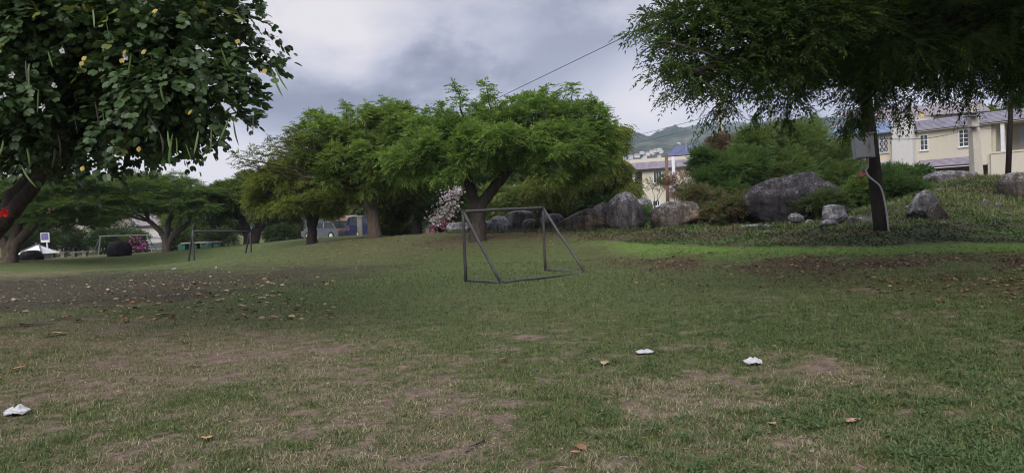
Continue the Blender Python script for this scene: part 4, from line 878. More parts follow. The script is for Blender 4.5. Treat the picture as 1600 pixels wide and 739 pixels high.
g.tube([P[4]-np.array([0, 0, .02]), P[4]+np.array([0, 0, .16])], .06, 6); g.build('ridge_cap', M['steel_dark'], rf)

# ================================================================ POLES AND WIRES
b = at(1379, 364, 22); root = thing('utility_pole', 'leaning dark wooden utility pole carrying the grey meter box', 'utility pole', b)
top = at(1338, 10, 22); top = b+(top-b)*1.42
g = Geo(); pts = np.linspace(b-np.array([0, 0, .4]), top, 14); g.tube(pts, np.linspace(.215, .115, 14), 14); g.build('post', M['pole'], root, True)
g = Geo(); q = [at(1353,268,21.70),at(1357,276,21.68),at(1366,283,21.68),at(1375,290,21.70),at(1380,303,21.72),at(1385,330,21.74),at(1388,357,21.76),at(1389,366,21.8)]
pp = np.array(q); t = np.linspace(0, 7, 29); pp = np.array([np.interp(t, np.arange(8), pp[:, j]) for j in range(3)]).T
for _ in range(3): pp[1:-1] = (pp[:-2]+2*pp[1:-1]+pp[2:])/4
g.tube(pp, .025, 8); g.tube(np.array([at(1346,246,21.66),at(1347,262,21.68),at(1352,268,21.7),at(1356,262,21.7),at(1356,246,21.66)]), .022, 8)
g.build('conduit', M['conduit'], root, True)
root = thing('meter_box', 'grey steel meter box fixed high on the leaning wooden pole', 'meter box', at(1347, 248, 21.6))
Rz = Matrix.Rotation(math.radians(-14), 3, 'Z') @ Matrix.Rotation(math.radians(-3.5), 3, 'Y'); c_ = at(1348.5, 229, 21.52); k = mpp(21.5)
g = Geo(); g.box(c_, (29*k, .30, 37*k), Rz); bx = g.build('case', M['steel'], root)
g = Geo(); g.box(c_+np.array(Rz @ Vector((-.04, -.165, 0))), (21*k, .03, 34*k), Rz); dr = g.build('door', M['steel'], root)
g = Geo(); g.box(c_+np.array(Rz @ Vector((.13, -.19, -.02))), (.03, .03, .10), Rz); g.build('latch', M['steel_dark'], dr)
g = Geo(); g.box(c_+np.array(Rz @ Vector((.0, -.03, 19*k))), (31*k, .36, .03), Rz); g.build('lid', M['steel'], root)
b = at(1527, 280, 37); root = thing('utility_pole', 'thick pale concrete pole in front of the cream house', 'utility pole', b); k = mpp(37)
g = Geo(); t_ = at(1519, 165, 37); g.hexa([b+np.array([sx*7*k, sy*7*k, -.5]) if sz < 0 else t_+np.array([sx*5.2*k, sy*5.2*k, 0]) for sx in (-1, 1) for sy in (-1, 1) for sz in (-1, 1)]); g.build('shaft', M['concrete'], root)
for py in (177, 182, 199): g = Geo(); g.box(at(1521, py, 36.7), (13.5*k, 13*k, .05)); g.build('band', M['steel_dark'], root)
b = at(1574, 283, 30); root = thing('lamp_post', 'thin dark brown metal post at the right before the balcony', 'post', b)
g = Geo(); g.tube([b-np.array([0, 0, .3]), at(1579, 180, 30), at(1584, 60, 30)], [.115, .095, .085], 10); g.build('shaft', M['pole'], root, True)
b = at(1130, 335, 45); root = thing('utility_pole', 'tall white concrete pole rising out of the deep green shrub', 'utility pole', b)
g = Geo(); g.tube([b-np.array([0, 0, .5]), at(1127, 235, 45), at(1121, 90, 45)], [.22, .19, .14], 10); g.build('shaft', M['concrete'], root, True)
b = at(1044, 335, 48); root = thing('utility_pole', 'slim weathered wooden pole before the cream house in the middle', 'utility pole', b)
g = Geo(); g.tube([b-np.array([0, 0, .5]), at(1041, 240, 48)], [.13, .10], 8); g.build('shaft', M['rustwood'], root, True)
b = at(563, 374, 45); root = thing('gate_post', 'squat grey concrete post just left of the leaning neem trunk', 'post', b); k = mpp(45)
g = Geo(); g.box(b+np.array([0, 0, 17*k]), (6.5*k, .25, 36*k)); g.build('shaft', M['concrete'], root)
g = Geo(); g.box(b+np.array([0, 0, 36*k]), (10*k, .34, 2.4*k)); g.build('cap', M['concrete'], root)
def wire(label, a, b, sag, rad):
    g = Geo(); t = np.linspace(0, 1, 40)[:, None]; p = a+(b-a)*t; p[:, 2] -= (4*sag*t*(1-t))[:, 0]; g.tube(p, rad, 5)
    tag(g.build('overhead_wire', M['wire'], None, True, origin=p[0]), label, 'wire', 'overhead wires')
wire('black cable running down from the overhanging tree behind the big neem crown', at(1356,-128,22), at(600,238,45), .05, .014)
wire('thin pale wire strung low over the hills from the white pole', at(1123,178,45), at(880,236,70), .15, .014)
wire('faint lower wire beside it over the hills', at(1123,190,45), at(890,246,72), .15, .010)
wire('service wire drooping across the front of the cream house at right', at(1366,216,22), at(1521,197,36.6), .25, .012)
wire('short wire from the concrete pole to the cream house corner', at(1522,197,36.6), at(1560,200,50), .1, .011)
wire('pair of guy wires crossing before the navy roof', at(1121,190,45), at(1050,245,60), .1, .010)

# ================================================================ HOUSES
class Facade:
    def __init__(s, p, q):
        s.O = np.array([p[0], p[1], 0.0]); d = np.array([q[0]-p[0], q[1]-p[1], 0.0]); s.U = d/np.linalg.norm(d); s.Nn = np.array([s.U[1], -s.U[0], 0])
        if s.Nn[1] > 0: s.Nn = -s.Nn
    def uv(s, px, py, w=0.0):
        d = ray(px, py); t = np.dot(s.O+s.Nn*w-EYE, s.Nn)/np.dot(d, s.Nn); p = EYE+d*t; return np.dot(p-s.O, s.U), p[2]
    def P(s, u, v, w): return s.O+s.U*u+s.Nn*w+np.array([0, 0, v])
    def box(s, g, u0, u1, v0, v1, w0, w1, col=None):
        g.hexa([s.P(u, v, w) for u in (u0, u1) for w in (w0, w1) for v in (v0, v1)], col)
    def rect(s, x0, x1, y0, y1, w=0.0):
        xm, ym = (x0+x1)/2, (y0+y1)/2; return s.uv(x0, ym, w)[0], s.uv(x1, ym, w)[0], s.uv(xm, y1, w)[1], s.uv(xm, y0, w)[1]
    def wall(s, g, u0, u1, v0, v1, w0, w1, holes=()):
        us = sorted({u0, u1, *[h[0] for h in holes], *[h[1] for h in holes]}); vv = sorted({v0, v1, *[h[2] for h in holes], *[h[3] for h in holes]})
        for a, b in zip(us, us[1:]):
            for c, d in zip(vv, vv[1:]):
                if not any(h[0] <= (a+b)/2 <= h[1] and h[2] <= (c+d)/2 <= h[3] for h in holes): s.box(g, a, b, c, d, w0, w1)
    def slope(s, g, u0, u1, v0, w0, v1, w1, th=.10):     # a sloping slab from (v0,w0) up to (v1,w1)
        n = unit(np.array([-(w1-w0), (v1-v0)])); dv, dw = n[0]*th, n[1]*th
        dv = abs(dv)
        g.prism([s.P(u0, v0, w0), s.P(u0, v1, w1), s.P(u0, v1-.02, w1-.12), s.P(u0, v0-.10, w0-.10)], (0, 0, 0), s.U*(u1-u0))
def window(F, root, rc, depth=.1, cols=2, rows=2, grille=False, frame=.045):
    u0, u1, v0, v1 = rc; g = Geo(); t = frame
    F.box(g, u0, u1, v0, v0+t, -.02, .05); F.box(g, u0, u1, v1-t, v1, -.02, .05); F.box(g, u0, u0+t, v0+t, v1-t, -.02, .05); F.box(g, u1-t, u1, v0+t, v1-t, -.02, .05)
    for i in range(1, cols): c = u0+(u1-u0)*i/cols; F.box(g, c-t*.4, c+t*.4, v0+t, v1-t, -.02, .03)
    for i in range(1, rows): c = v0+(v1-v0)*i/rows; F.box(g, u0+t, u1-t, c-t*.35, c+t*.35, -.015, .025)
    wn = g.build('window', M['frame'], root)
    g = Geo(); F.box(g, u0+t*.5, u1-t*.5, v0+t*.5, v1-t*.5, -.09, -.03); g.build('pane', M['glass'], wn)
    g = Geo(); F.box(g, u0-.05, u1+.05, v0-.07, v0-.003, -.02, .10); g.build('sill', M['frame'], wn)
    if grille:
        g = Geo(); k = 3
        for i in range(k):
            for j in range(k):
                a0, a1 = u0+(u1-u0)*i/k, u0+(u1-u0)*(i+1)/k; b0, b1 = v0+(v1-v0)*j/k, v0+(v1-v0)*(j+1)/k
                g.tube([F.P(a0, b0, .07), F.P(a1, b1, .07)], .016, 4); g.tube([F.P(a0, b1, .085), F.P(a1, b0, .085)], .016, 4)
        for i in range(k+1):
            a0 = u0+(u1-u0)*i/k; g.tube([F.P(a0, v0, .10), F.P(a0, v1, .10)], .016, 4); b0 = v0+(v1-v0)*i/k; g.tube([F.P(u0, b0, .115), F.P(u1, b0, .115)], .016, 4)
        g.build('grille', M['white'], wn)
    return wn
F = Facade(at(1430, 205, 57), at(1592, 186.5, 51.5)); U = lambda px, py, w=0: F.uv(px, py, w)
eave = (U(1430, 205)[1]+U(1592, 186.5)[1])/2
b = F.P(U(1430, 240)[0], 1.9, 0); root = thing('row_house', 'cream two storey house with lilac grey tile eaves and a balcony at right', 'house', b)
uL, uC, uR = U(1427, 230)[0], U(1549, 230)[0], U(1660, 230)[0]
w1r, w2r = F.rect(1437.5, 1450.5, 211, 235), F.rect(1498, 1521, 202, 229)
low = U(1480, 258)[1]
g = Geo(); F.wall(g, uL, uC, low-.1, eave, -.25, 0, [w1r, w2r]); F.box(g, uL, uR, eave, eave+.75, -.3, -.05)
F.box(g, uC, uC+.2, low-.2, eave, -2.6, -.26); F.box(g, uC, uR, 1, eave, -2.9, -2.6); F.box(g, uL, uR, eave-.12, eave-.01, -2.6, .35); F.box(g, uC-.25, uC+.0, 1, low-.12, -.25, .02)
F.box(g, uL, uL+.25, 1, low-.12, -.26, -.02)
wl = g.build('wall', M['cream'], root)
g = Geo(); F.box(g, uL+.3, uC-.3, 1, low-.12, -1.6, -1.4); g.build('ground_floor_wall', M['shadewall'], root)  # dark brown has the shade of the recess under the awning painted in
window(F, root, w1r, cols=2, rows=3); window(F, root, w2r, cols=3, rows=4)
g = Geo(); F.slope(g, uL-.1, uR, eave-.02, .42, eave+.74, .02); rf = g.build('roof', M['tiles_grey'], root)
aw0, aw1 = U(1440, 258)[0], U(1526, 250)[0]; vb, vt = U(1480, 258.5, .8)[1], U(1480, 247.5, .0)[1]
g = Geo(); F.slope(g, aw0, aw1, vb, .8, vt, .05); g.build('awning', M['tiles_mauve'], root)
g = Geo(); F.box(g, aw1-.02, aw1+.18, vb-.3, vt-.05, .02, .75); g.build('bracket', M['ac'], root)
pu0, pv = U(1548, 238, .25); g = Geo(); F.box(g, pu0, uR, 1, pv-.12, .0, .25); F.box(g, pu0-.04, uR, pv-.12, pv, -.04, .30); g.build('parapet', M['cream'], root)
cu = U(1567, 210, .1)[0]; g = Geo(); F.box(g, cu-.11, cu+.11, pv+.002, eave-.13, -.02, .20); g.build('column', M['white'], root)
dw = F.rect(1558, 1571, 200, 213, -2.59); g = Geo(); F.box(g, *dw, -2.61, -2.56); g.build('window', M['glass'], root)
dw = F.rect(1593, 1620, 196, 226, -2.59); g = Geo(); F.box(g, *dw, -2.61, -2.55); g.build('door', mat_plain('pale_blue_door', (.42, .5, .6), .5, .06), root)
ac = F.rect(1545, 1557, 209.5, 222, -.6); ac = F.rect(1544.5, 1557.5, 209.5, 222, -1.6)
root2 = thing('air_conditioner', 'pale window air conditioner on the recessed balcony wall of the cream house', 'air conditioner', F.P(ac[0], ac[2], -2.0))
g = Geo(); F.box(g, *ac, -2.6, -1.6); cs = g.build('case', M['ac'], root2)
g = Geo(); 
for i in range(5): z = ac[2]+(ac[3]-ac[2])*(.15+.17*i); F.box(g, ac[0]+.06, (ac[0]+ac[1])/2, z, z+.05, -1.595, -1.58)
g.build('vent_grille', M['steel_dark'], root2)
# pale fin wall and the blue-roofed house left of it
b = F.P(U(1411, 240)[0], 1.5, 0); root = thing('party_wall', 'pale stained tall side wall between the blue eaved and the cream house', 'wall', b)
a0, a1 = U(1394, 240, .6)[0], U(1427, 240, .6)[0]-.03; g = Geo(); F.box(g, a0, a1, .8, U(1410, 184, .6)[1], -3, .6); g.build('wall', M['palewall'], root)
g = Geo(); F.box(g, a0-.05, a1+.02, U(1410, 184, .6)[1], U(1410, 182, .6)[1], -3, .66); g.build('coping', M['concrete'], root)
b = F.P(U(1350, 240)[0], 1.5, 0); root = thing('row_house', 'peach house with blue tile eaves and patterned window grilles behind the utility pole', 'house', b)
uL, uR = U(1300, 230)[0], a0-.02; w1r, w2r = F.rect(1369, 1388.5, 210.5, 239), F.rect(1318, 1336, 217, 241); ev = U(1385, 207.5)[1]
g = Geo(); F.wall(g, uL, uR, 1, ev, -.25, 0, [w1r, w2r]); F.box(g, uL, uR, ev, ev+1.1, -.3, -.05); g.build('wall', M['peach'], root)
window(F, root, w1r, cols=1, rows=1, grille=True); window(F, root, w2r, cols=1, rows=1, grille=True)
g = Geo(); F.slope(g, uL-.2, uR, ev-.02, .5, U(1385, 188)[1], .02); g.build('roof', M['tiles_blue'], root)
g = Geo(); F.slope(g, U(1372, 260)[0], uR, U(1385, 268, .7)[1], .7, U(1385, 253)[1], .05); g.build('awning', M['tiles_blue'], root)
# roofs and tanks further up
b = at(1410, 240, 80); root = thing('roof_house', 'pale house with a grey blue roof showing over the eaves under the tree', 'house', b)
F3 = Facade(at(1330, 200, 80), at(1540, 180, 76)); g = Geo(); F3.box(g, F3.uv(1325, 200)[0], F3.uv(1540, 180)[0], 1, F3.uv(1430, 182)[1], -8, 0); g.build('wall', M['palewall'], root)
g = Geo(); F3.slope(g, F3.uv(1322, 200)[0], F3.uv(1545, 180)[0], F3.uv(1430, 182)[1]-.05, .7, F3.uv(1430, 160)[1], -3); g.build('roof', M['roof_grey'], root)
p = at(1441, 192, 62); root = thing('water_drum', 'small yellow drum on the roof beside a dark tank above the cream house', 'drum', p-np.array([0, 0, .2])); k = mpp(62)
g = Geo(); g.tube([p-np.array([0, 0, .2]), p+np.array([0, 0, 14*k])], 3.2*k, 12); g.build('body', M['yellow'], root); g = Geo(); g.tube([p+np.array([0, 0, 14*k]), p+np.array([0, 0, 16*k])], 2.2*k, 10); g.build('lid', M['steel_dark'], root)
p = at(1450, 190, 63); g = Geo(); g.tube([p-np.array([0, 0, .3]), p+np.array([0, 0, .45])], .32, 12); g.tube([p+np.array([0, 0, .45]), p+np.array([0, 0, .52])], [.34, .2], 12); tag(g.build('water_tank', M['steel_dark'], None, origin=p), 'dark round water tank right beside the yellow drum', 'tank')
p = at(1441, 194, 62.5); g = Geo(); g.box(p+np.array([.2, .6, -1.2]), (3.4, 2.2, 2.0)); tag(g.build('roof_block', M['concrete'], None, origin=p-np.array([0, 0, 2.2])), 'concrete roof block carrying the yellow drum', 'roof block')

# middle house
F = Facade(at(985, 262, 68), at(1066, 262, 66)); U = lambda px, py, w=0: F.uv(px, py, w)
b = F.P(U(1040, 320)[0], .8, 0); root = thing('house', 'cream house with mauve tile eaves between the neem and the navy roof', 'house', b)
eave = U(1030, 263)[1]; uA, uB, uC = U(985, 290)[0], U(1004, 290)[0], U(1082, 290)[0]
w1r, w2r, w3r = F.rect(1021, 1034, 267, 286), F.rect(1020, 1031, 313, 322), F.rect(1053, 1058, 322, 330)
g = Geo(); F.wall(g, uB, uC, .2, eave, -.25, 0, [w1r, w2r]); F.box(g, uA-1, uB, .2, eave, -2.2, -1.9); F.box(g, uB, uB+.2, .2, eave, -1.9, -.26); F.box(g, uA-1.2, uC, eave, eave+.95, -.4, -.1); F.box(g, uA-1.2, uC, eave-.12, eave-.005, -2, .2); g.build('wall', M['cream'], root)
window(F, root, w1r, cols=3, rows=1); window(F, root, w2r, cols=3, rows=1)
g = Geo(); F.slope(g, uA-1.3, uC, eave-.02, .5, U(1030, 252)[1], .0); g.build('roof', M['tiles_mauve'], root)
g = Geo(); F.box(g, uA-1.2, uC-.3, eave+.95, U(1030, 247)[1], -.5, -.12); g.build('parapet', M['peach'], root)
c_ = U(990, 270)[0]; g = Geo(); F.box(g, c_-.12, c_+.12, .4, eave-.13, -.1, .12); g.build('column', M['white'], root)
dw = F.rect(994, 999, 267, 280, -1.8); g = Geo(); F.box(g, *dw, -1.91, -1.84); g.build('window', M['glass'], root)
g = Geo(); F.slope(g, U(1046, 295)[0], U(1100, 295)[0], U(1070, 299, .9)[1], .9, U(1070, 291)[1], .05); g.build('awning', M['tiles_mauve'], root)
g = Geo(); c_ = U(1055, 262)[0]; F.box(g, c_-.13, c_+.13, eave-1.6, eave+.9, .52, .75); g.build('pilaster', M['white'], root)
F = Facade(at(1040, 245, 82), at(1170, 225, 78)); U = lambda px, py, w=0: F.uv(px, py, w)
b = F.P(U(1090, 250)[0], 1, 0); root = thing('house', 'cream house under a wide navy blue tiled roof', 'house', b)
g = Geo(); F.box(g, U(1062, 250)[0], U(1165, 250)[0], .5, U(1090, 241)[1], -7, 0); g.build('wall', M['cream'], root)
g = Geo(); F.slope(g, U(1042, 246)[0], U(1140, 246)[0], U(1090, 241.5)[1], .7, U(1090, 226, -4)[1], -4); g.build('roof', M['tiles_navy'], root)
F2 = Facade(at(1125, 232, 84), at(1180, 225, 82)); b = F2.P(1, 3, -1); root = thing('house', 'house with a brown grey hipped roof right of the navy one', 'house', b)
g = Geo(); u0, v0 = F2.uv(1128, 234); u1 = F2.uv(1178, 230)[0]; F2.box(g, u0+.3, u1-.3, .5, v0, -5, -.3); g.build('wall', M['palewall'], root)
g = Geo(); vt = F2.uv(1150, 214, -2)[1]; P = [F2.P(u0, v0, .3), F2.P(u1, v0, .3), F2.P(u1, v0, -5.5), F2.P(u0, v0, -5.5), F2.P(u0+1.0, vt, -2.2), F2.P(u1-1.2, vt, -2.2)]
g.add(P, [(3, 2, 1, 0), (0, 1, 5, 4), (1, 2, 5), (2, 3, 4, 5), (3, 0, 4)]); g.build('roof', M['roof_grey'], root)
p = at(1072, 230, 80); root = thing('roof_antenna', 'small antenna standing on the navy roof', 'antenna', p); g = Geo(); g.tube([p-np.array([0, 0, .3]), p+np.array([0, 0, .9])], .05, 5); g.build('mast', M['conduit'], root); g = Geo()
for z in (.5, .7, .85): g.tube([p+np.array([-.35, 0, z]), p+np.array([.35, 0, z])], .03, 4)
g.build('rod', M['conduit'], root)
# gate house bits between the trees
b = at(915, 335, 52); root = thing('gate_lodge', 'small lodge with white pillar and dark barred opening behind the wedge boulder', 'hut', b); k = mpp(52)
g = Geo(); g.box(b+np.array([0, .9, 13*k]), (26*k, 1.4, 30*k)); g.build('wall', M['peach'], root)
g = Geo(); g.box(b+np.array([-10*k, .1, 10*k]), (4*k, .3, 22*k)); g.build('pillar', M['white'], root)
g = Geo(); g.box(b+np.array([0, .16, 10*k]), (13*k, .12, 20*k)); g.build('doorway', M['glass'], root)
g = Geo()
for i in range(4): g.box(b+np.array([(-4.5+3*i)*k, .07, 10*k]), (.05, .05, 20*k))
g.build('bars', M['white'], root)
g = Geo(); P = [b+np.array(v) for v in [(-16*k, -.3, 21*k), (16*k, -.3, 21*k), (16*k, 1.9, 21*k), (-16*k, 1.9, 21*k), (0, .8, 33*k)]]
g.add(P, [(3, 2, 1, 0), (0, 1, 4), (1, 2, 4), (2, 3, 4), (3, 0, 4)]); g.build('roof', M['roof_grey'], root)
b = at(868, 340, 58); root = thing('low_wall', 'orange painted low wall behind the croton bush', 'wall', b); k = mpp(58)
g = Geo(); g.box(b+np.array([0, 0, 15*k]), (46*k, .3, 50*k)); g.build('wall', M['orange'], root); g = Geo(); g.box(b+np.array([0, 0, 41*k]), (48*k, .45, 3*k)); g.build('coping', M['tiles_red'], root)
b = at(533, 370, 74); root = thing('shop_front', 'red painted shop wall with a cream parapet behind the parked cars', 'shop', b); k = mpp(74)
g = Geo(); g.box(b+np.array([-.2, .5, 10*k]), (56*k, .4, 30*k)); g.build('wall', M['redwall'], root); g = Geo(); g.box(b+np.array([0, .8, 29*k]), (46*k, .6, 8*k)); g.build('parapet', M['peach'], root)
g = Geo(); g.box(b+np.array([-.2, .12, 24*k]), (58*k, .35, 2*k)); g.build('ledge', M['tiles_red'], root)
b = at(505, 372, 66); root = thing('white_panel', 'leaning white board standing behind the silver parked car', 'board', b); k = mpp(66)
g = Geo(); g.prism([b+np.array(v) for v in [(-4*k, 0, -.3), (4*k, 0, -.3), (3.2*k, .3, 22*k), (-1*k, .3, 24*k)]], (0, 0, 0), (0, .12, 0)); g.build('board', M['white'], root); g = Geo(); g.tube([b+np.array([1*k, .12, 10*k]), b+np.array([1*k, 1.2, -.3])], .04, 6); g.build('prop', M['steel_dark'], root)
# far left houses
b = at(125, 388, 88); root = thing('house', 'beige garden house with a pinkish red roof seen through the left trees', 'house', b); k = mpp(88)
F = Facade(b+np.array([-4, 0, 0]), b+np.array([4, .6, 0])); z = b[2]; wr = (2.2, 3.2, z+1.2, z+2.4)
g = Geo(); F.wall(g, -.5, 8, z-.5, z+45*k, -.3, 0, [wr]); F.box(g, -.5, 8, z-.5, z+45*k, -5, -4.8); g.build('wall', M['cream'], root); window(F, root, wr)
g = Geo(); F.slope(g, -1.5, 9, z+45*k-.1, .6, z+66*k, -2.6); g.build('roof', M['tiles_red'], root)
b = at(185, 386, 100); root = thing('house', 'pale house behind the swing frame', 'house', b); F = Facade(b+np.array([-6, 0, 0]), b+np.array([6, 0, 0])); z = b[2]; wr = (3, 4.2, z+.9, z+2.2); wr2 = (7, 8.2, z+.9, z+2.2)
g = Geo(); F.wall(g, 0, 12, z-.5, z+2.8, -.3, 0, [wr, wr2]); g.build('wall', M['palewall'], root); window(F, root, wr); window(F, root, wr2)
g = Geo(); F.slope(g, -.5, 12.5, z+2.72, .6, z+4.4, -3); g.build('roof', M['roof_grey'], root)

# ================================================================ PARKED CARS
paints = {n: mat_plain('car_paint_'+n, c, .28, .08, 2, m) for n, c, m in (('silver', (.12, .13, .145), .3), ('black', (.02, .021, .024), .1), ('navy', (.025, .028, .07), .2), ('pale', (.26, .30, .36), .3))}
def car(name, label, paint, loc, rz, suv=False):
    root = thing(name, label, 'car', (0, 0, 0), 'cars parked beyond the field'); h = .12 if suv else 0
    prof = [(-2.1, .30), (-2.14, .62), (-2.05, .86+h), (-1.55, .93+h), (1.0, .93+h), (1.75, .84+h), (2.08, .66), (2.12, .34), (1.7, .24), (-1.8, .24)]
    ro = [(-1.75, .92+h), (-1.30, 1.36+h*2), (-.9, 1.44+h*2), (.15, 1.44+h*2), (.45, 1.38+h*2), (1.12, .92+h)]
    if suv: ro = [(-2.0, .94+h), (-1.85, 1.4+h*2), (-1.5, 1.5+h*2), (.2, 1.5+h*2), (.5, 1.42+h*2), (1.12, .92+h)]
    def loft(pts, ws, inset=0):
        g = Geo(); n = len(pts); V = []
        for wv in ws: V += [(x*(1-inset*0), wv*s_, z) for (x, z), s_ in pts_w(pts)]
        F_ = [tuple(range(n-1, -1, -1)), tuple(range(n*(len(ws)-1), n*len(ws)))]
        for i in range(len(ws)-1): F_ += [(i*n+k_, i*n+(k_+1) % n, (i+1)*n+(k_+1) % n, (i+1)*n+k_) for k_ in range(n)]
        g.add(V, F_); return g
    def pts_w(pts): return [((x, z), 1.0-.16*max(0, z-.9)/.6-.05*max(0, abs(x)-1.7)) for x, z in pts]
    bd = loft(prof, (-.87, -.84, .84, .87)).build('body', paints[paint], root, origin=np.zeros(3)); loft(ro, (-.79, .79)).build('greenhouse', M['glass_car'], root, origin=np.zeros(3))
    g = Geo(); n = len(ro)
    for sd in (-1, 1):
        for i in range(n-1): g.tube([(ro[i][0], sd*.79*(1-.16*max(0, ro[i][1]-.9)/.6), ro[i][1]), (ro[i+1][0], sd*.79*(1-.16*max(0, ro[i+1][1]-.9)/.6), ro[i+1][1])], .05, 5)
        g.tube([(-.4, sd*.79, .93+h), (-.4, sd*.67, 1.44+h*2)], .045, 5)
    g.hexa([(x, y, z) for x in (-1.0, .25) for y in (-.64, .64) for z in (1.43+h*2, 1.475+h*2)]); g.build('roof', paints[paint], root, origin=np.zeros(3))
    for x in (-1.35, 1.32):
        for sd in (-1, 1):
            g = Geo(); a_ = np.linspace(0, 2*PI, 18, endpoint=False); g.tube([(x, sd*.90, .33), (x, sd*.70, .33)], .33, 18); wh = g.build('wheel', M['rubber'], root, origin=np.zeros(3))
            g = Geo(); g.tube([(x, sd*.915, .33), (x, sd*.88, .33)], .19, 12); g.build('rim', M['ac'], wh, origin=np.zeros(3))
    for sd in (-1, 1):
        g = Geo(); g.box((2.04, sd*.62, .68), (.12, .36, .13)); g.build('headlight', M['frame'], root, origin=np.zeros(3))
        g = Geo(); g.box((-2.08, sd*.66, .74), (.10, .28, .14)); g.build('taillight', M['redwall'], root, origin=np.zeros(3))
    g = Geo(); g.box((2.11, 0, .40), (.06, 1.5, .12)); g.build('bumper', M['steel_dark'], root, origin=np.zeros(3))
    root.location = tuple(loc); root.rotation_euler.z = rz; return root
car('parked_car', 'silver parked car beside the dark one left of the leaning neem trunk', 'silver', at(511, 374.5, 62), 2.6)
car('parked_car', 'black parked car between the silver car and the squat concrete post', 'black', at(537, 373, 62.5), 2.9)
car('parked_car', 'navy parked car behind the leaning neem trunk', 'navy', at(584, 371, 60), .4, True)
car('parked_car', 'pale blue parked car between the gnarled trunk and the flowering bush', 'pale', at(664, 364, 52), .3)
car('parked_car', 'navy parked car seen over the rounded boulder behind the goal', 'navy', at(874, 342, 46), 3.0)
car('parked_car', 'silver parked car behind the pale trunked poinciana', 'silver', at(250, 392, 84), .15)

# ================================================================ HILLS
def hill(name, Y, x0, x1, ridge, depth, c0, c1, c2, seed):
    nx, ny = 420, 60; X = np.linspace(x0, x1, nx); T = np.linspace(0, 1, ny)
    xx, tt = np.meshgrid(X, T); yy = Y-depth*(1-tt)
    h = np.interp(X, [at(p, q, Y)[0] for p, q in ridge], [at(p, q, Y)[2] for p, q in ridge])[None]
    s = Y/1500; z = h*(1-(1-tt)**1.35)+((fbm(xx/(150*s), yy/(150*s), seed)-.5)*50*s*np.sin(tt*PI)**.7+(fbm(xx/(28*s), yy/(28*s), seed+1)-.5)*14*s+(fbm(xx/(9*s), yy/(9*s), seed+2, 2)-.5)*9*s)*np.clip(tt*3, 0, 1)
    back = z[-1:]*0-30
    V = np.c_[np.r_[xx.ravel(), X], np.r_[yy.ravel(), np.full(nx, Y+depth*.6)], np.r_[z.ravel()-2, back.ravel()]]
    n_ = nx; ii = (np.arange(ny)[:, None]*n_+np.arange(nx-1)[None]).ravel()
    q = sstep(.54, .68, fbm(V[:, 0]/(90*s), V[:, 1]/(90*s)+V[:, 2]/(40*s), seed+4)); q2 = fbm(V[:, 0]/(11*s), V[:, 2]/(6*s), seed+6, 3)
    col = L(L(np.array(c0), np.array(c1), sstep(.35, .65, q2)), np.array(c2)*np.ones((len(V), 1)), q*.75)
    g = Geo(); g.add(V, [np.c_[ii, ii+1, ii+n_+1, ii+n_]], col); tag(g.build(name, M['hill'], None, True), kind='structure')
    return V, n_
M['hill'] = mat_attr('wooded_slope', 1.0, .0, .5, .05)
HV, HN = hill('hills', 1500, -1500, 1900, [(-600,330),(-100,330),(100,345),(300,352),(500,340),(700,290),(850,225),(905,212),(940,206),(965,206),(1010,212),(1040,199),(1055,198),(1072,206),(1100,205),(1140,200),(1200,190),(1300,186),(1450,180),(1600,170),(2200,150)], 800,
     (.012, .024, .017), (.029, .044, .026), (.085, .09, .055), 201)
hill('mountains', 1950, -900, 2600, [(-300,320),(700,300),(1000,225),(1050,208),(1085,195),(1120,188),(1180,190),(1300,200),(1500,190),(2000,200)], 350, (.03, .05, .035), (.05, .075, .045), (.12, .12, .08), 251)
r = RS(77)
for (px, py) in [(995,244),(1003,240),(1008,246),(1012,241),(1018,238),(1024,236),(1030,235),(1033,238),(985,246),(1021,243),(1045,243),(1005,250),(1030,246),(1120,205),(1060,226),(975,248)]:
    d_ = ray(px, py); Yt = np.linspace(760, 1480, 300); hz_ = [HV[np.argmin((HV[:-HN, 0]-d_[0]*y_)**2+(HV[:-HN, 1]-y_)**2), 2] for y_ in Yt[::6]]
    hz_ = np.interp(Yt, Yt[::6], hz_); kk = np.nonzero(EYE[2]+d_[2]*Yt <= hz_)[0]; Y = Yt[kk[0]] if len(kk) else 1300; p = at(px, py, Y); s = r.uniform(3.2, 5.0); root = thing('hillside_house', 'tiny white house on the wooded hillside above the cream house', 'house', p, 'houses on the hillside')
    g = Geo(); g.box(p+np.array([0, 0, -.5]), (s*1.5, s, 4)); g.build('wall', M['palewall'], root)
    g = Geo(); a_ = p+np.array([0, 0, 1.5]); P = [a_+np.array(v) for v in [(-s*.9, -s*.65, 0), (s*.9, -s*.65, 0), (s*.9, s*.65, 0), (-s*.9, s*.65, 0), (-s*.5, 0, 1.6), (s*.5, 0, 1.6)]]
    g.add(P, [(3, 2, 1, 0), (0, 1, 5, 4), (1, 2, 5), (2, 3, 4, 5), (3, 0, 4)]); g.build('roof', M['conduit'] if r.uniform() < .6 else M['tiles_red'], root)

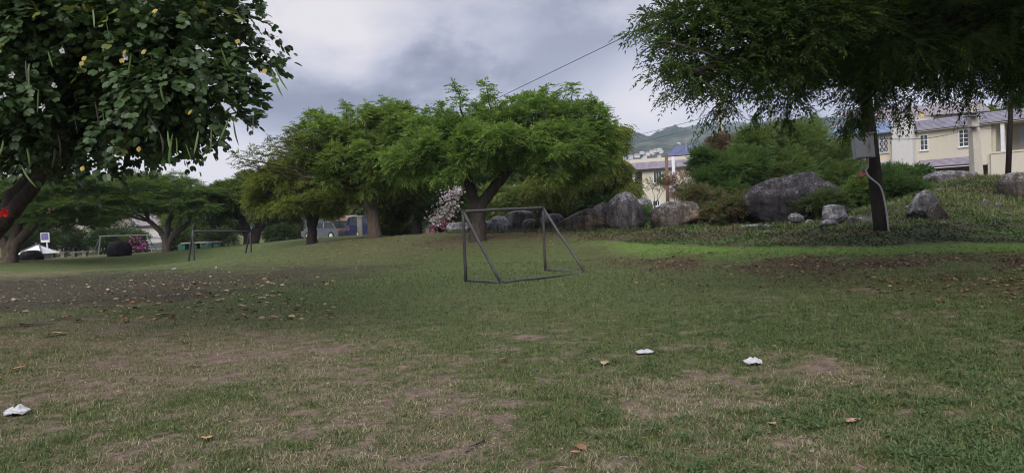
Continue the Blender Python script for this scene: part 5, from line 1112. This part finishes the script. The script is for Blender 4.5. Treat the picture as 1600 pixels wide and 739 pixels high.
# ================================================================ SMALL THINGS ON THE LAWN
def fallen(px, py, size, col, seed, label, group=None, curl=.17, T=None):
    size *= .8; r = RS(seed); p = hit(px, py); n = 9; t = np.linspace(0, 1, n); az = r.uniform(0, 2*PI); d = np.array([math.cos(az), math.sin(az), .12]); s = np.array([-d[1], d[0], 0])
    w_ = .34*np.sin(np.clip(t*.97+.02, 0, 1)*PI)**.75; V = []
    for i in range(n):
        zc = curl*size*(.5-2*(t[i]-.5)**2)*.6
        for q in (-1, -.5, 0, .5, 1): V.append(p+d*(t[i]-.5)*size+s*q*w_[i]*size+np.array([0, 0, .022+zc+abs(q)**1.5*curl*size*.55*r.uniform(.6, 1.3)]))
    F_ = [(i*5+k, i*5+k+1, i*5+6+k, i*5+5+k) for i in range(n-1) for k in range(4)]
    g = Geo(); g.add(np.array(V), F_, np.array(col)*np.repeat(r.uniform(.8, 1.15, (n, 1)), 5, 0)); g.tube([p-d*size*.5+np.array([0, 0, .02]), p-d*size*.8+np.array([0, 0, .012])], .0035, 4, col)
    tag(g.build('fallen_leaf', M['litter'], None, True, origin=p), label, 'leaf', group)
OR, TAN, BRW, PK = (.30, .16, .075), (.34, .25, .15), (.20, .11, .065), (.34, .22, .16)
for i, (px, py, s, c, lab) in enumerate([(787,567,.17,OR,'curled orange brown leaf in the middle of the worn foreground grass'),(945,572,.16,TAN,'twisted tan leaf standing up right of the curled orange one'),(345,472,.34,TAN,'largest tan leaf lying in front of the far goal'),
        (28,580,.19,OR,'orange leaf near the left edge of the lawn'),(323,690,.15,(.42,.27,.10),'yellow tan leaf in the left foreground grass'),(303,577,.14,TAN,'thin straw coloured leaf on the dry patch at left'),(287,538,.20,(.3,.15,.09),'red brown leaf on the dry patch left of the middle'),
        (1333,668,.14,PK,'folded grey brown leaf in the right foreground weeds'),(908,710,.13,BRW,'crumpled brown leaf at the bottom edge below the middle'),(1207,668,.10,TAN,'small pale leaf in the weeds below the plastic bag'),(900,718,.09,OR,'little orange leaf beside the crumpled brown one'),(1210,545,.10,BRW,'dark leaf right above the plastic bag')]):
    fallen(px, py, s, c, 500+i, lab)
for i, (px, py, s, c) in enumerate([(367,447,.28,TAN),(423,445,.3,(.4,.26,.1)),(428,458,.26,TAN),(440,459,.3,TAN),(410,468,.24,TAN),(303,443,.26,PK),(320,445,.26,PK),(330,460,.3,TAN),(308,462,.26,BRW),(297,450,.26,PK),(354,456,.22,TAN),(358,485,.22,OR),(255,495,.3,PK),(213,483,.25,TAN),
        (246,477,.22,OR),(196,505,.24,TAN),(275,508,.22,TAN),(125,503,.26,OR),(104,498,.22,OR),(92,526,.26,TAN),(75,528,.22,OR),(40,510,.26,TAN),(38,490,.24,TAN),(150,528,.16,TAN),(22,470,.25,TAN),(450,470,.2,TAN),(275,453,.25,PK)]):
    fallen(px, py, s, c, 540+i, 'dry tan leaf fallen on the grass in front of the far goal and dark soil', 'fallen leaves at left')
def scrap(name, px, py, wpx, hpx, seed, mat, label, cat, lift=.5):
    r = RS(seed); p = hit(px, py); k = mpp(p[1]); n = 15; u, v = np.meshgrid(np.linspace(-1, 1, n), np.linspace(-1, 1, n))
    rr = np.sqrt(u*u+v*v); a = np.arctan2(v, u); ed = .75+.35*vnoise(np.cos(a)*1.5+seed, np.sin(a)*1.5, seed)
    sc_ = np.minimum(1, ed/np.maximum(rr, .01)); u2, v2 = u*sc_, v*sc_
    z = (fbm(u2*1.6+seed, v2*1.6, seed, 3)**1.3+.35*np.abs(fbm(u2*4+seed, v2*4, seed+2, 3)-.5))*hpx*k*lift*2.2*np.clip(1.15-rr*.75, .1, 1)
    V = np.c_[(u2*wpx*k/2).ravel(), (v2*wpx*k*.38).ravel(), z.ravel()+.018]+p
    ii = (np.arange(n-1)[:, None]*n+np.arange(n-1)[None]).ravel(); g = Geo(); g.add(V, [np.c_[ii, ii+1, ii+n+1, ii+n]])
    g.add(V-np.array([0, 0, .006]), [np.c_[ii, ii+n, ii+n+1, ii+1]])
    tag(g.build(name, M[mat], None, seed % 2 == 0, origin=p), label, cat)
scrap('plastic_bag', 28, 651, 44, 22, 601, 'plastic', 'crumpled white plastic bag at the left edge of the lawn', 'plastic bag')
scrap('plastic_bag', 1178, 571, 32, 16, 603, 'plastic', 'crumpled white plastic bag in the grass at right', 'plastic bag')
scrap('plastic_scrap', 1007, 553, 30, 9, 604, 'plastic', 'flat white plastic scrap in the grass left of the plastic bag', 'plastic scrap', .4)
scrap('plastic_scrap', 272, 421, 9, 3, 605, 'plastic', 'tiny white scrap on the lawn left of the far goal foot', 'plastic scrap', .4)
def pebble(px, py, wpx, seed, label, group=None):
    p = hit(px, py); rock('stone', label, px, py+wpx*.2, p[1], wpx, wpx*.42, seed, 'rock_pale', .8, 0, 8, (.7, 1), .06, 3, .5, group)['category'] = 'stone'
pebble(467, 711, 24, 701, 'flat pale stone in the left foreground grass'); pebble(975, 717, 20, 702, 'pale rounded stone at the bottom right of the middle'); pebble(813, 719, 11, 703, 'small white stone on the bare soil at the bottom')
for i, (px, py, w_) in enumerate([(440,660,7),(516,722,8),(905,655,5),(942,695,6),(690,720,5),(760,705,5),(1052,712,6),(1100,655,5),(610,700,5),(860,600,4),(1010,640,5),(556,690,5),(740,640,4),(330,735,6)]):
    pebble(px, py, w_, 710+i, 'tiny pale pebble in a bare patch of the foreground', 'pebbles in the bare patches')
p, q = hit(727, 709), hit(756, 693); g = Geo(); pts = bez(p+np.array([0, 0, .015]), q+np.array([0, 0, .02]), .02, 9, RS(8), .006); g.tube(pts, np.linspace(.006, .011, 9), 6); g.tube([pts[5], pts[5]+np.array([.03, .05, .01])], [.006, .003], 5)
tag(g.build('twig', M['bark_grey'], None, True, origin=p), 'short crooked dry twig on the bare soil at the bottom', 'twig')

# rough grass round the boulders and over the knoll (nobody could count it)
r = RS(909); n = 16000; xs = r.uniform(6, 24, n); yy = r.uniform(19.5, 33, n); ok = (terrain(xs, yy, False) > .8) & (fbm(xs*.9, yy*.9, 95) > .42); xs, yy = xs[ok], yy[ok]
bx, by = [], []
for o in [q for q in C.objects if q.name.startswith('boulder') or q.name.startswith('rock')]:
    dm = o.dimensions
    if o.location.y < 20 or o.location.x < -5: continue
    for q in range(90):
        bx.append(o.location.x+r.uniform(-.55, .55)*dm.x); by.append(o.location.y-dm.y*.5+r.uniform(-.35, .1))
xs = np.r_[xs, bx]; yy = np.r_[yy, by]; zs = terrain(xs, yy); g = Geo()
for q in range(4):
    n = len(xs); az = r.uniform(0, 2*PI, n); le = r.uniform(.1, 1.1, n); Yd = np.c_[np.cos(az)*np.sin(le), np.sin(az)*np.sin(le), np.cos(le)]
    inst(g, T_BLADE, np.c_[xs+r.normal(0, .05, n), yy+r.normal(0, .05, n), zs-.02], Yd, np.c_[-Yd[:, 0], -Yd[:, 1], np.ones(n)], r.uniform(.012, .03, n), r.uniform(.10, .28, n),
         np.where((r.uniform(size=n) < .35)[:, None], L(np.array((.15, .125, .07)), np.array((.22, .19, .11)), r.uniform(size=n)), L(np.array((.05, .085, .024)), np.array((.12, .18, .045)), r.uniform(size=n))))
tag(g.build('rough_grass', M['blade']), 'rough tufted grass round the boulders and over the knoll', 'grass', kind='stuff')

# ================================================================ HAZE
m = bpy.data.materials.new('air_haze'); m.use_nodes = True; nt = m.node_tree
for n_ in list(nt.nodes):
    if n_.type == 'BSDF_PRINCIPLED': nt.nodes.remove(n_)
pv_ = nt.nodes.new('ShaderNodeVolumePrincipled'); pv_.inputs['Color'].default_value = (.72, .82, .98, 1); pv_.inputs['Density'].default_value = .00019; pv_.inputs['Anisotropy'].default_value = .0
nt.links.new(pv_.outputs[0], nt.nodes['Material Output'].inputs['Volume'])
g = Geo(); g.hexa([(x, y, z) for x in (-3500, 3500) for y in (-150, 2300) for z in (-60, 275)]); tag(g.build('haze', m), 'thin pale air haze over the hills', 'haze', kind='stuff')
